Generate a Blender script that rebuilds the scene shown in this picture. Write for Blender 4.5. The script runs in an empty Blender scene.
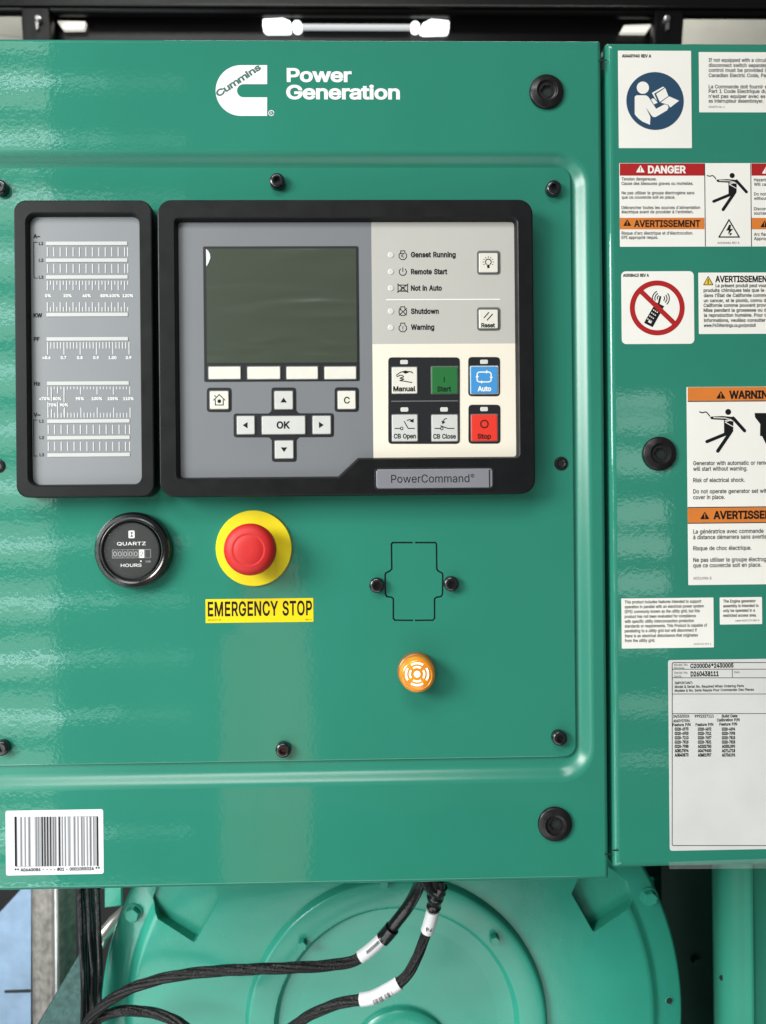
import bpy, math, random, os
from mathutils import Vector, Matrix, geometry
random.seed(7)
sc = bpy.context.scene
COL = sc.collection
PI = math.pi

# ------------------------------------------------------------------ camera
D = 0.6144; FPX = 768.0; YAW = 0.021; RHO = 0.0095
fw = Vector((math.sin(YAW), math.cos(YAW), 0)); r0 = Vector((math.cos(YAW), -math.sin(YAW), 0)); u0 = Vector((0, 0, 1))
rt = r0*math.cos(RHO) - u0*math.sin(RHO); up = r0*math.sin(RHO) + u0*math.cos(RHO)
CAM = Vector((0, -D, 0))
cd = bpy.data.cameras.new('camera'); cam = bpy.data.objects.new('camera', cd); COL.objects.link(cam)
M = Matrix((rt, up, -fw)).transposed().to_4x4(); M.translation = CAM
cam.matrix_world = M
cd.sensor_fit = 'VERTICAL'; cd.sensor_height = 36; cd.lens = 36*FPX/1024; cd.clip_end = 50; cd.clip_start = 0.01
cd.dof.use_dof = True; cd.dof.focus_distance = D; cd.dof.aperture_fstop = 6.0
sc.camera = cam

def P(px, py, h=0.0):
    """the point (X, Z) at height h above the door face that is seen at pixel px, py"""
    d = fw*FPX + rt*(px-383) - up*(py-512)
    t = (-h - CAM.y)/d.y
    q = CAM + d*t
    return (q.x, q.z)
def SC(h=0.0): return 0.0008*(D-h)/D

# ------------------------------------------------------------------ materials
MATS = {}
def mat(name, col, rough=0.5, metal=0.0, coat=0.0, emit=None, estr=0.0, bump=None, var=None, rvar=None, spec=0.5, trans=0.0, alpha=1.0, bump2=None, coatr=0.05, sheen=0):
    """col linear rgb. bump=(scale, strength, distance); var=(scale, amount) colour mottling; rvar=(scale, lo, hi) roughness"""
    m = bpy.data.materials.new(name); m.use_nodes = True
    nt = m.node_tree; b = nt.nodes['Principled BSDF']
    b.inputs['Base Color'].default_value = (*col, 1); b.inputs['Roughness'].default_value = rough
    b.inputs['Metallic'].default_value = metal; b.inputs['Coat Weight'].default_value = coat
    b.inputs['Coat Roughness'].default_value = coatr
    b.inputs['Specular IOR Level'].default_value = spec
    b.inputs['Transmission Weight'].default_value = trans; b.inputs['Alpha'].default_value = alpha
    if emit: b.inputs['Emission Color'].default_value = (*emit, 1); b.inputs['Emission Strength'].default_value = estr
    tc = nt.nodes.new('ShaderNodeNewGeometry')
    def noise(scale, detail=3, src=None):
        n = nt.nodes.new('ShaderNodeTexNoise'); n.inputs['Scale'].default_value = scale; n.inputs['Detail'].default_value = detail
        nt.links.new(src or tc.outputs['Position'], n.inputs['Vector']); return n
    def bumpnode(bp, prev=None):
        if len(bp) > 3:
            mp = nt.nodes.new('ShaderNodeMapping'); mp.inputs['Scale'].default_value = bp[3]
            if len(bp) > 4: mp.inputs['Rotation'].default_value = bp[4]
            nt.links.new(tc.outputs['Position'], mp.inputs['Vector']); n = noise(bp[0], 2, mp.outputs['Vector'])
        else: n = noise(bp[0], 1.5)
        q = nt.nodes.new('ShaderNodeBump'); q.inputs['Strength'].default_value = bp[1]; q.inputs['Distance'].default_value = bp[2]
        nt.links.new(n.outputs['Fac'], q.inputs['Height'])
        if prev: nt.links.new(prev.outputs['Normal'], q.inputs['Normal'])
        return q
    if bump:
        q = bumpnode(bump)
        if bump2: q = bumpnode(bump2, q)
        nt.links.new(q.outputs['Normal'], b.inputs['Normal']); nt.links.new(q.outputs['Normal'], b.inputs['Coat Normal'])
    if var:
        n = noise(var[0], 6); mx = nt.nodes.new('ShaderNodeMix'); mx.data_type = 'RGBA'
        rp = nt.nodes.new('ShaderNodeMapRange'); rp.inputs[1].default_value = 0.3; rp.inputs[2].default_value = 0.7
        nt.links.new(n.outputs['Fac'], rp.inputs[0]); nt.links.new(rp.outputs[0], mx.inputs[0])
        a = var[1]; mx.inputs[6].default_value = (*[c*(1-a) for c in col], 1); mx.inputs[7].default_value = (*[min(1, c*(1+a)) for c in col], 1)
        nt.links.new(mx.outputs[2], b.inputs['Base Color'])
    if rvar:
        n = noise(rvar[0], 5); rp = nt.nodes.new('ShaderNodeMapRange'); rp.inputs[1].default_value = 0.3; rp.inputs[2].default_value = 0.7
        rp.inputs[3].default_value = rvar[1]; rp.inputs[4].default_value = rvar[2]
        nt.links.new(n.outputs['Fac'], rp.inputs[0]); nt.links.new(rp.outputs[0], b.inputs['Roughness'])
    MATS[name] = m
    return m

GREEN = (0.025, 0.205, 0.142)
mat('green_paint', GREEN, 0.05, bump=(300, 1, 0.000030), bump2=(36, 1, 0.00006), var=(7, 0.05), rvar=(9, 0.03, 0.07), spec=0.6)
mat('rim_paint', GREEN, 0.26, bump=(300, 1, 0.00002), bump2=(36, 1, 0.00005), var=(7, 0.05), spec=0.5)
mat('plate_paint', GREEN, 0.05, bump=(300, 1, 0.000034), bump2=(36, 1, 0.00007), var=(6, 0.05), rvar=(11, 0.03, 0.07), spec=0.6)
mat('machine_paint', (0.034, 0.330, 0.238), 0.22, bump=(420, 0.3, 0.0002), bump2=(45, 0.25, 0.0008), var=(14, 0.07), rvar=(20, 0.16, 0.30))
mat('cover_paint', (0.034, 0.24, 0.165), 0.32, bump=(300, 1, 0.00003), var=(9, 0.06), rvar=(15, 0.34, 0.46), spec=0.15)
mat('groove_dark', (0.006, 0.012, 0.010), 0.7)
mat('black_plastic', (0.011, 0.011, 0.012), 0.42, bump=(1500, 0.15, 0.0001), var=(40, 0.12))
mat('bezel_plastic', (0.0065, 0.0065, 0.0075), 0.42, bump=(1800, 0.18, 0.0001), var=(30, 0.1), rvar=(60, 0.36, 0.48), spec=0.22)
mat('black_screw', (0.008, 0.008, 0.010), 0.22, metal=0.0, bump=(500, 0.1, 0.0002), spec=0.8)
mat('black_oxide', (0.012, 0.011, 0.012), 0.33, metal=0.3, bump=(600, 0.1, 0.0002), rvar=(200, 0.25, 0.45))
mat('grey_face', (0.17, 0.178, 0.192), 0.45, bump=(2500, 0.1, 0.00005), var=(25, 0.025))
mat('gauge_face', (0.215, 0.225, 0.24), 0.42, bump=(2500, 0.1, 0.00005), var=(25, 0.025))
mat('pale_face', (0.47, 0.455, 0.425), 0.5, bump=(2500, 0.1, 0.00005), var=(30, 0.02))
mat('cream_face', (0.78, 0.72, 0.61), 0.5, bump=(2500, 0.1, 0.00005), var=(30, 0.015))
mat('key_cream', (0.70, 0.67, 0.60), 0.42, var=(120, 0.03))
mat('key_grey', (0.56, 0.56, 0.54), 0.42, var=(120, 0.03))
mat('key_green', (0.015, 0.14, 0.035), 0.4); mat('key_blue', (0.05, 0.27, 0.60), 0.4); mat('key_red', (0.72, 0.035, 0.02), 0.4)
mat('key_edge', (0.12, 0.125, 0.125), 0.45)
mat('pad_black', (0.010, 0.011, 0.014), 0.4)
mat('white_print', (0.80, 0.80, 0.79), 0.5); mat('tick_print', (0.60, 0.61, 0.62), 0.5)
mat('dark_print', (0.008, 0.008, 0.009), 0.55, spec=0.2); mat('soft_print', (0.022, 0.022, 0.025), 0.6, spec=0.2)
mat('green_print', (0.012, 0.09, 0.075), 0.4)
mat('dark_green_print', (0.002, 0.018, 0.005), 0.4); mat('dark_red_print', (0.07, 0.004, 0.003), 0.4)
mat('lamp_white', (0.62, 0.61, 0.58), 0.3)
mat('name_plate', (0.21, 0.21, 0.235), 0.33, var=(60, 0.04)); mat('label_white', (0.84, 0.81, 0.765), 0.4, var=(14, 0.03), bump=(60, 0.2, 0.0003))
mat('label_cool', (0.70, 0.69, 0.73), 0.35, var=(30, 0.03), bump=(60, 0.2, 0.0003))
mat('plate_sheet', (0.66, 0.655, 0.64), 0.36, var=(25, 0.05), bump=(45, 0.25, 0.0004))
mat('label_red', (0.40, 0.012, 0.014), 0.4); mat('label_orange', (0.66, 0.19, 0.03), 0.42, var=(40, 0.04)); mat('label_blue', (0.018, 0.058, 0.115), 0.4)
mat('label_yellow', (0.82, 0.62, 0.0), 0.4); mat('sign_yellow', (0.75, 0.5, 0.04), 0.4)
mat('estop_yellow', (0.82, 0.66, 0.012), 0.38, var=(50, 0.03)); mat('estop_red', (0.56, 0.012, 0.012), 0.55, bump=(900, 0.08, 0.0001), var=(60, 0.05))
mat('estop_collar', (0.02, 0.02, 0.02), 0.5)
mat('beacon_amber', (0.80, 0.27, 0.012), 0.25, coat=0.5, bump=(140, 0.35, 0.0004), var=(110, 0.22))
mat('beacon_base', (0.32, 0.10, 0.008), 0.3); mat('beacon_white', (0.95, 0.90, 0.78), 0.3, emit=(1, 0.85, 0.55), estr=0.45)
mat('meter_dial', (0.008, 0.009, 0.009), 0.5, spec=0.2, bump=(300, 0.3, 0.0002, (0.15, 1, 1)), var=(90, 0.3))
mat('meter_rim', (0.006, 0.006, 0.007), 0.16, spec=0.7)
mat('digit_grey', (0.16, 0.17, 0.17), 0.5); mat('digit_light', (0.33, 0.34, 0.34), 0.5)
mat('braid', (0.006, 0.0055, 0.006), 0.42, spec=0.35, bump=(700, 0.9, 0.0012), var=(600, 0.8))
mat('sleeve', (0.005, 0.005, 0.006), 0.25, bump=(200, 0.4, 0.0008)); mat('tag_white', (0.68, 0.68, 0.70), 0.35)
mat('tape', (0.007, 0.007, 0.008), 0.2, bump=(150, 0.6, 0.001))
mat('zinc', (0.17, 0.25, 0.36), 0.38, metal=0.35, bump=(90, 0.4, 0.0006), var=(60, 0.12))  # blue of the mirrored sky is put into the base colour
mat('lamp_row', (0.50, 0.51, 0.50), 0.5)
mat('rail_metal', (0.20, 0.185, 0.17), 0.45, metal=0.4, bump=(160, 0.5, 0.0005), var=(120, 0.35))
mat('pipe_metal', (0.42, 0.42, 0.42), 0.3, metal=0.8, bump=(120, 0.4, 0.0005), var=(50, 0.2))
mat('bracket_metal', (0.035, 0.085, 0.08), 0.4, metal=0.5, bump=(180, 0.5, 0.0008), var=(170, 0.35))
mat('bolt_metal', (0.5, 0.49, 0.46), 0.3, metal=0.8)
mat('concrete', (0.20, 0.20, 0.20), 0.85, bump=(60, 0.5, 0.002), var=(25, 0.35))
mat('black_steel', (0.004, 0.004, 0.004), 0.3, spec=0.25, bump=(60, 0.2, 0.001)); mat('dark_wall', (0.012, 0.012, 0.012), 0.6, var=(6, 0.3))
mat('pale_steel', (0.55, 0.54, 0.48), 0.4, bump=(40, 0.2, 0.001), var=(9, 0.1))
mat('tube_light', (0.9, 0.9, 0.9), 0.4, emit=(0.95, 0.98, 1), estr=2.2); mat('tube_dim', (0.5, 0.5, 0.5), 0.3, emit=(0.93, 0.98, 1.0), estr=0.42)
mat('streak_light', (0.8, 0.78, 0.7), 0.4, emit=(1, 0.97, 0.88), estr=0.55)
mat('clear_film', (0.8, 0.85, 0.85), 0.2, alpha=0.10, bump=(120, 0.8, 0.002))
mat('brown_rust', (0.05, 0.035, 0.02), 0.8, var=(40, 0.4))

# LCD under a wrinkled protective film
def lcd():
    m = mat('lcd_glass', (0.052, 0.064, 0.046), 0.25, spec=0.6, coat=0.6, coatr=0.06)
    nt = m.node_tree; b = nt.nodes['Principled BSDF']; g = nt.nodes.new('ShaderNodeNewGeometry')
    mp = nt.nodes.new('ShaderNodeMapping'); mp.inputs['Scale'].default_value = (8, 1, 34); mp.inputs['Rotation'].default_value = (0, 0.12, 0)
    n = nt.nodes.new('ShaderNodeTexNoise'); n.inputs['Scale'].default_value = 1.0; n.inputs['Detail'].default_value = 2; n.inputs['Distortion'].default_value = 1.3; n.noise_type = 'RIDGED_MULTIFRACTAL'
    b1 = nt.nodes.new('ShaderNodeBump'); b1.inputs['Strength'].default_value = 1.0; b1.inputs['Distance'].default_value = 0.0022
    nt.links.new(g.outputs['Position'], mp.inputs['Vector']); nt.links.new(mp.outputs['Vector'], n.inputs['Vector']); nt.links.new(n.outputs['Fac'], b1.inputs['Height'])
    nt.links.new(b1.outputs['Normal'], b.inputs['Coat Normal'])
    nt.links.new(b1.outputs['Normal'], b.inputs['Normal'])
lcd()

# ------------------------------------------------------------------ mesh builder
def circ(c, r, n=48, a0=0.0): return [(c[0]+r*math.cos(a0+2*PI*i/n), c[1]+r*math.sin(a0+2*PI*i/n)) for i in range(n)]
def rr(x0, z0, x1, z1, r, n=6):
    r = max(min(r, (x1-x0)/2-1e-6, (z1-z0)/2-1e-6), 1e-6); out = []
    for cx, cz, a in ((x1-r, z1-r, 0), (x0+r, z1-r, 90), (x0+r, z0+r, 180), (x1-r, z0+r, 270)):
        for i in range(n+1):
            t = math.radians(a+90*i/n); out.append((cx+r*math.cos(t), cz+r*math.sin(t)))
    return out
def prect(px0, py0, px1, py1, h=0.0):
    mx, my = (px0+px1)/2, (py0+py1)/2
    return P(px0, my, h)[0], P(mx, py1, h)[1], P(px1, my, h)[0], P(mx, py0, h)[1]
def prr(px0, py0, px1, py1, h=0.0, r=0.5, inset=0.0, n=5):
    x0, z0, x1, z1 = prect(px0, py0, px1, py1, h)
    return rr(x0+inset, z0+inset, x1-inset, z1-inset, max(r*0.0008-inset, 0.00005), n)
def ppoly(pts, h=0.0): return [P(x, y, h) for x, y in pts]
def area2(p): return sum(p[i][0]*p[(i+1) % len(p)][1]-p[(i+1) % len(p)][0]*p[i][1] for i in range(len(p)))
def ccw(p): return p if area2(p) > 0 else p[::-1]
def roundp(pts, r, n=4):
    """round every corner of a CCW polygon; r number or list"""
    out = []; N = len(pts)
    for i in range(N):
        p = Vector(pts[i]); a = Vector(pts[i-1]); b = Vector(pts[(i+1) % N]); ri = r[i] if isinstance(r, (list, tuple)) else r
        da = (a-p).normalized(); db = (b-p).normalized(); ang = da.angle(db); t = min(ri/math.tan(ang/2), (a-p).length*0.48, (b-p).length*0.48)
        s, e = p+da*t, p+db*t
        for k in range(n+1):
            u = k/n; q = s*(1-u)**2 + p*2*u*(1-u) + e*u*u; out.append((q.x, q.y))
    return out
def offs(pts, d):
    """move a CCW outline inwards by d"""
    N = len(pts); out = []
    for i in range(N):
        a = Vector(pts[i-1]); p = Vector(pts[i]); b = Vector(pts[(i+1) % N])
        e1 = (p-a); e2 = (b-p)
        if e1.length < 1e-9: e1 = e2
        if e2.length < 1e-9: e2 = e1
        n1 = Vector((-e1.y, e1.x)).normalized(); n2 = Vector((-e2.y, e2.x)).normalized(); nn = n1+n2
        if nn.length < 1e-6: nn = n1
        nn.normalize(); k = max(nn.dot(n1), 0.4); q = p+nn*(d/k); out.append((q.x, q.y))
    return out

class MB:
    def __init__(s): s.v = []; s.f = []; s.m = []; s.mats = []
    def mi(s, name):
        if name not in s.mats: s.mats.append(name)
        return s.mats.index(name)
    def ring(s, pts, h):
        i = len(s.v)
        for k, (x, z) in enumerate(pts): s.v.append((x, -(h[k] if isinstance(h, (list, tuple)) else h), z))
        return list(range(i, i+len(pts)))
    def face(s, idx, m):
        s.f.append(tuple(idx)); s.m.append(s.mi(m))
    def strip(s, a, b, m, closed=True):
        n = len(a)
        for i in range(n if closed else n-1): s.face((a[i], a[(i+1) % n], b[(i+1) % n], b[i]), m)
    def loft(s, rings, m, cap=True, back=False, capm=None):
        prev = None; first = None
        for pts, h in rings:
            r = s.ring(pts, h)
            if prev: s.strip(prev, r, m)
            else: first = r
            prev = r
        if cap: s.face(prev, capm or m)
        if back: s.face(first[::-1], m)
    def sheet(s, pts, h, m): s.face(s.ring(ccw(pts), h), m)
    def slab(s, pts, h0, h1, m, bev=0.0, back=False, capm=None):
        pts = ccw(pts)
        if bev: s.loft([(pts, h0), (pts, h1-bev), (offs(pts, bev*0.35), h1-bev*0.35), (offs(pts, bev), h1)], m, True, back, capm)
        else: s.loft([(pts, h0), (pts, h1)], m, True, back, capm)
    def lathe(s, c, prof, m, n=48, cap=True, a0=0.0): s.loft([(circ(c, r, n, a0), h) for r, h in prof], m, cap)
    def holed(s, outer, holes, h, m):
        rings = [outer]+holes; base = []; i0 = len(s.v)
        for r in rings:
            for x, z in r: s.v.append((x, -h, z))
        tris = geometry.tessellate_polygon([[Vector((x, z, 0)) for x, z in r] for r in rings])
        for t in tris:
            a, b, c = (Vector((s.v[i0+k][0], s.v[i0+k][2])) for k in t)
            ar = (b.x-a.x)*(c.y-a.y)-(c.x-a.x)*(b.y-a.y)
            if abs(ar) < 1e-14: continue
            s.face([i0+k for k in (t if ar > 0 else t[::-1])], m)
    def stroke(s, pts, w, h, m, closed=False, cap=False):
        """flat line of width w through world points"""
        P2 = [Vector(p) for p in pts]; N = len(P2); L = []; R = []
        for i in range(N):
            a = P2[i-1] if (i > 0 or closed) else None; b = P2[(i+1) % N] if (i < N-1 or closed) else None
            d1 = (P2[i]-a).normalized() if a is not None else None; d2 = (b-P2[i]).normalized() if b is not None else None
            if d1 is None: d1 = d2
            if d2 is None: d2 = d1
            t = (d1+d2); t = t.normalized() if t.length > 1e-6 else d1
            nrm = Vector((-t.y, t.x)); k = max(nrm.dot(Vector((-d1.y, d1.x))), 0.5)
            L.append(P2[i]+nrm*(w/2/k)); R.append(P2[i]-nrm*(w/2/k))
        a = s.ring([(p.x, p.y) for p in R], h); b = s.ring([(p.x, p.y) for p in L], h)
        s.strip(a, b, m, closed)
        if cap:
            for p in (P2[0], P2[-1]): s.sheet(circ((p.x, p.y), w/2, 12), h+0.000002, m)
    def tube(s, pts, r, m, n=12, caps=True, twist=None):
        """3-D tube through points (Vectors)"""
        N = len(pts); prev = None; nrm = Vector((0, -1, 0))
        for i in range(N):
            t = (pts[min(i+1, N-1)]-pts[max(i-1, 0)]).normalized()
            nrm = (nrm-t*nrm.dot(t)).normalized(); bn = t.cross(nrm); ri = r[i] if isinstance(r, (list, tuple)) else r
            k = len(s.v)
            for j in range(n):
                a = 2*PI*j/n; q = pts[i]+(nrm*math.cos(a)+bn*math.sin(a))*ri; s.v.append(tuple(q))
            cur = list(range(k, k+n))
            if prev: s.strip(prev, cur, m)
            elif caps: s.face(cur[::-1], m)
            prev = cur
        if caps: s.face(prev, m)
    def box(s, x0, x1, y0, y1, z0, z1, m, b=0.0):
        s.loft([(rr(x0, z0, x1, z1, b or 1e-5, 3), -y1), (rr(x0, z0, x1, z1, b or 1e-5, 3), -y0)], m, True, True)
    def build(s, name, parent=None, org=None, label=None, sharp=35):
        me = bpy.data.meshes.new(name)
        if org is None: org = Vector(parent['_w']) if parent and '_w' in parent else Vector((0, 0, 0))
        org = Vector(org)
        me.from_pydata([tuple(Vector(v)-org) for v in s.v], [], s.f)
        for k in s.mats: me.materials.append(MATS[k])
        me.polygons.foreach_set('material_index', s.m); me.update(); me.set_sharp_from_angle(angle=math.radians(sharp))
        me.polygons.foreach_set('use_smooth', [max(s.v[i][1] for i in f)-min(s.v[i][1] for i in f) > 2e-6 for f in s.f])
        o = bpy.data.objects.new(name, me); COL.objects.link(o); o['_w'] = tuple(org)
        if parent: o.parent = parent; o.location = org-Vector(parent['_w'])
        else: o.location = org
        if label: o['label'] = label
        return o
def W(p, h=0.0): return Vector((p[0], -h, p[1]))
def thing(name, label, cat, org, group=None):
    o = bpy.data.objects.new(name, None); COL.objects.link(o); o.empty_display_size = 0.02; o.location = org; o['_w'] = tuple(org)
    o['label'] = label; o['category'] = cat
    if group: o['group'] = group
    return o
def tag(o, label=None, cat=None, group=None, kind=None):
    for k, v in (('label', label), ('category', cat), ('group', group), ('kind', kind)):
        if v: o[k] = v
    return o

# ------------------------------------------------------------------ lettering
FONT = None
try:
    FONT = bpy.data.fonts.load(os.path.join(bpy.utils.resource_path('LOCAL'), 'datafiles', 'fonts', 'Inter.woff2'))
except Exception: FONT = None
_tc = {}; _lc = {}
def _loops(body, res):
    c = bpy.data.curves.new('t', 'FONT'); c.body = body
    if FONT: c.font = FONT
    o = bpy.data.objects.new('t', c); COL.objects.link(o); dg = bpy.context.evaluated_depsgraph_get(); dg.update()
    cu = o.to_curve(dg); loops = []
    for sp in cu.splines:
        L = []; bp = sp.bezier_points; n = len(bp)
        for i in range(n):
            a, b = bp[i], bp[(i+1) % n]; chord = (b.co-a.co).length; m1 = a.co.lerp(b.co, 1/3); m2 = a.co.lerp(b.co, 2/3)
            straight = ((a.handle_right-a.co).length < 1e-5 and (b.handle_left-b.co).length < 1e-5) or (a.handle_right-m1).length+(b.handle_left-m2).length < 0.02*chord
            if straight: L.append((a.co.x, a.co.y))
            else: L += [(q.x, q.y) for q in geometry.interpolate_bezier(a.co, a.handle_right, b.handle_left, b.co, res+2)[:-1]]
        M_ = []
        for q in L:
            if not M_ or (abs(q[0]-M_[-1][0])+abs(q[1]-M_[-1][1])) > 1e-4: M_.append(q)
        if len(M_) > 2 and (abs(M_[0][0]-M_[-1][0])+abs(M_[0][1]-M_[-1][1])) < 1e-4: M_.pop()
        if len(M_) > 2: loops.append(M_)
    o.to_curve_clear(); bpy.data.objects.remove(o); bpy.data.curves.remove(c)
    return loops
_xm = lambda loops: max(p[0] for L in loops for p in L)
_HH = _xm(_loops('HH', 0))
def _char(ch, bold, res):
    """one letter: triangles inside its outlines (non-zero winding) and its advance"""
    k = (ch, bold, res)
    if k in _lc: return _lc[k]
    adv = (_xm(_loops('H'+ch+'H', 0))-_HH)*(1.3 if ch == ' ' else 1); V = []; F = []
    loops = _loops(ch, res) if ch.strip() else []
    if loops:
        if area2(max(loops, key=lambda q: abs(area2(q)))) < 0: loops = [q[::-1] for q in loops]
        if bold: loops = [offs(q, -bold) for q in loops]
        co = []; ed = []
        for q in loops:
            i0 = len(co); co += [Vector(p) for p in q]; ed += [(i0+i, i0+(i+1) % len(q)) for i in range(len(q))]
        v2, e2, f2 = geometry.delaunay_2d_cdt(co, ed, [], 0, 1e-5)[:3]
        for f in f2:
            cx = sum(v2[i].x for i in f)/len(f); cy = sum(v2[i].y for i in f)/len(f); wn = 0
            for q in loops:
                for i in range(len(q)):
                    a, b = q[i-1], q[i]
                    if (a[1] <= cy) != (b[1] <= cy):
                        x = a[0]+(cy-a[1])/(b[1]-a[1])*(b[0]-a[0])
                        if x > cx: wn += 1 if b[1] > a[1] else -1
            if wn: F.append(tuple(f))
        V = [(p.x, p.y) for p in v2]
    _lc[k] = (V, F, adv); return _lc[k]
def glyphs(body, bold=0.0, space=1.0, res=3):
    k = (body, bold, space, res)
    if k in _tc: return _tc[k]
    V = []; F = []; x = 0.0
    for ch in body:
        v, f, adv = _char(ch, bold, res); used = sorted({i for t in f for i in t}); mp = {i: len(V)+n for n, i in enumerate(used)}
        V += [(v[i][0]+x, v[i][1]) for i in used]; F += [tuple(mp[i] for i in t) for t in f]; x += adv*space
    _tc[k] = (V, F); return _tc[k]
CAPH = max(v[1] for v in glyphs('H')[0])
def T(mb, body, x0, ybase, cap, h, m, x1=None, bold=0.0, wf=1.0, anchor='l', rot=0.0, space=1.0, ppx=None, res=2):
    """lettering: left x and baseline y in pixels of the photo, cap height px; x1 fits the width"""
    V, F = glyphs(body, bold, space, res)
    if not V: return
    lo = min(v[0] for v in V); hi = max(v[0] for v in V); s = SC(h) if ppx is None else ppx; kz = cap*s/CAPH
    kx = (x1-x0)*s/(hi-lo) if x1 is not None else kz*wf
    ox, oz = P(x0, ybase, h); w = (hi-lo)*kx
    sh = {'l': 0, 'c': -w/2, 'r': -w}[anchor] if x1 is None else 0
    cr, sr = math.cos(rot), math.sin(rot); i0 = len(mb.v)
    for a, b in V:
        X = (a-lo)*kx+sh; Z = b*kz; mb.v.append((ox+X*cr-Z*sr, -h, oz+X*sr+Z*cr))
    for f in F:
        p = [mb.v[i0+i] for i in f]
        ar = sum(p[i][0]*p[(i+1) % len(p)][2]-p[(i+1) % len(p)][0]*p[i][2] for i in range(len(p)))
        if abs(ar) > 1e-13: mb.face([i0+i for i in (f if ar > 0 else f[::-1])], m)
def arc(c, r, a, b, n=10): return [(c[0]+r*math.cos(math.radians(a+(b-a)*i/n)), c[1]-r*math.sin(math.radians(a+(b-a)*i/n))) for i in range(n+1)]  # px space, angles ccw on the picture
def pst(mb, pts, w, h, m, closed=False, cap=False): mb.stroke(ppoly(pts, h), w*SC(h), h, m, closed, cap)

# ------------------------------------------------------------------ green door of the control cabinet
HP = -0.0045         # height of the screwed-on plate
door = thing('cabinet_door', 'wide green sheet metal cabinet front with recessed plate that carries the controller', 'cabinet front', W(P(270, 888), -0.02))
dx0, dz0, dx1, dz1 = prect(-62, 38.5, 605.3, 886.3, 0)
rx0, rz0, rx1, rz1 = prect(-42, 150, 592, 787, 0)
mb = MB(); N = 8
def dr(i, r=0.002): return rr(dx0+i, dz0+i, dx1-i, dz1-i, r, N)
def rc(i): return rr(rx0+i, rz0+i, rx1-i, rz1-i, 0.027-i*0.75, N)
mb.loft([(dr(0), -0.03), (dr(0), -0.0035), (dr(0.0004), -0.0019), (dr(0.0016), -0.0006), (dr(0.0034), 0.0), (rc(0), 0)], 'green_paint', cap=False)
mb.loft([(rc(0.0125*k/12), -0.0070*(k/12)**2*(3-2*k/12)) for k in range(13)], 'rim_paint')
body = mb.build('door_sheet', door)
mb = MB()
# corner relief notches and side flange hint
for (a, b, c, d) in ((598.5, 59.5, 607, 61.0), (604.5, 853.5, 611, 855.0), (602.5, 62, 604.6, 70)):
    mb = MB(); mb.sheet(prr(a, b, c, d, 0.00015, 0.1), 0.00015, 'groove_dark'); mb.build('relief_notch', door)

plate = MB()
px = prect(-22, 167.5, 573.5, 761.5, HP)
def pr(i, r=0.0095): return rr(px[0]+i, px[1]+i, px[2]-i, px[3]-i, max(r-i, 0.0005), N)
plate.loft([(pr(0), -0.0069), (pr(0), HP-0.0006), (pr(0.0003), HP-0.00015), (pr(0.0008), HP)], 'plate_paint', cap=False)
# laser-cut knock-out in the plate
hh = HP
half = lambda s: [(414+s*1.2, 542.6), (414+s*21.3, 542.6), (414+s*22.5, 544), (414+s*22.5+0.3, 569), (414+s*24.5, 571.2), (414+s*28.2, 573.0), (414+s*28.8, 575), (414+s*28.6, 594), (414+s*27, 596.6), (414+s*22.2, 597.3), (414+s*20.6, 599), (414+s*20.6, 618.4), (414+s*19, 620.2), (414+s*1.0, 620.4)]
slots = []
for s in (-1, 1):
    w2 = [Vector(p) for p in ppoly(half(s), HP)]; tmp = MB(); tmp.stroke(w2, 1.6*SC(HP), HP, 'plate_paint'); n_ = len(w2)
    A_ = [(v[0], v[2]) for v in tmp.v[:n_]]; B_ = [(v[0], v[2]) for v in tmp.v[n_:]]; slots.append(ccw(A_+B_[::-1]))
plate.holed(pr(0.0008), slots, HP, 'plate_paint')
for q_ in slots: plate.loft([(q_, HP), (q_, HP-0.0015)], 'plate_paint', cap=True, capm='groove_dark')
pl = plate.build('mounting_plate', door)

def bolt_small(px_, py_, h, name='screw', parent=None, r=7.6, ht=0.0065, copy=None):
    pass
def make_screw():
    mb = MB(); c = (0, 0); R = 0.0062
    mb.loft([(circ(c, R, 28), 0), (circ(c, R, 28), 0.0040), (circ(c, R*0.95, 28), 0.0052), (circ(c, R*0.80, 28), 0.0060), (circ(c, R*0.64, 28), 0.0062)], 'black_screw', cap=False)
    mb.holed(circ(c, R*0.64, 28), [circ(c, R*0.5, 6)], 0.0062, 'black_screw'); mb.loft([(circ(c, R*0.5, 6), 0.0062), (circ(c, R*0.46, 6), 0.0032)], 'black_screw')
    return mb
scr_mesh = None
def screw(pxx, pyy, h, parent, label=None):
    global scr_mesh
    p = W(P(pxx, pyy, h+0.005), h)
    if scr_mesh is None:
        o = make_screw().build('screw', None, (0, 0, 0)); scr_mesh = o
    else: o = scr_mesh.copy(); COL.objects.link(o)
    o.parent = parent; o.location = p-Vector(parent['_w']); o['_w'] = tuple(p)
    if label: o['label'] = label
for a in ((-1, 187), (277, 180.5), (554, 187.5), (560, 738.5), (283, 750.5), (0.5, 748.5), (377, 585.5), (451.5, 584)): screw(*a, HP, door)
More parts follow.
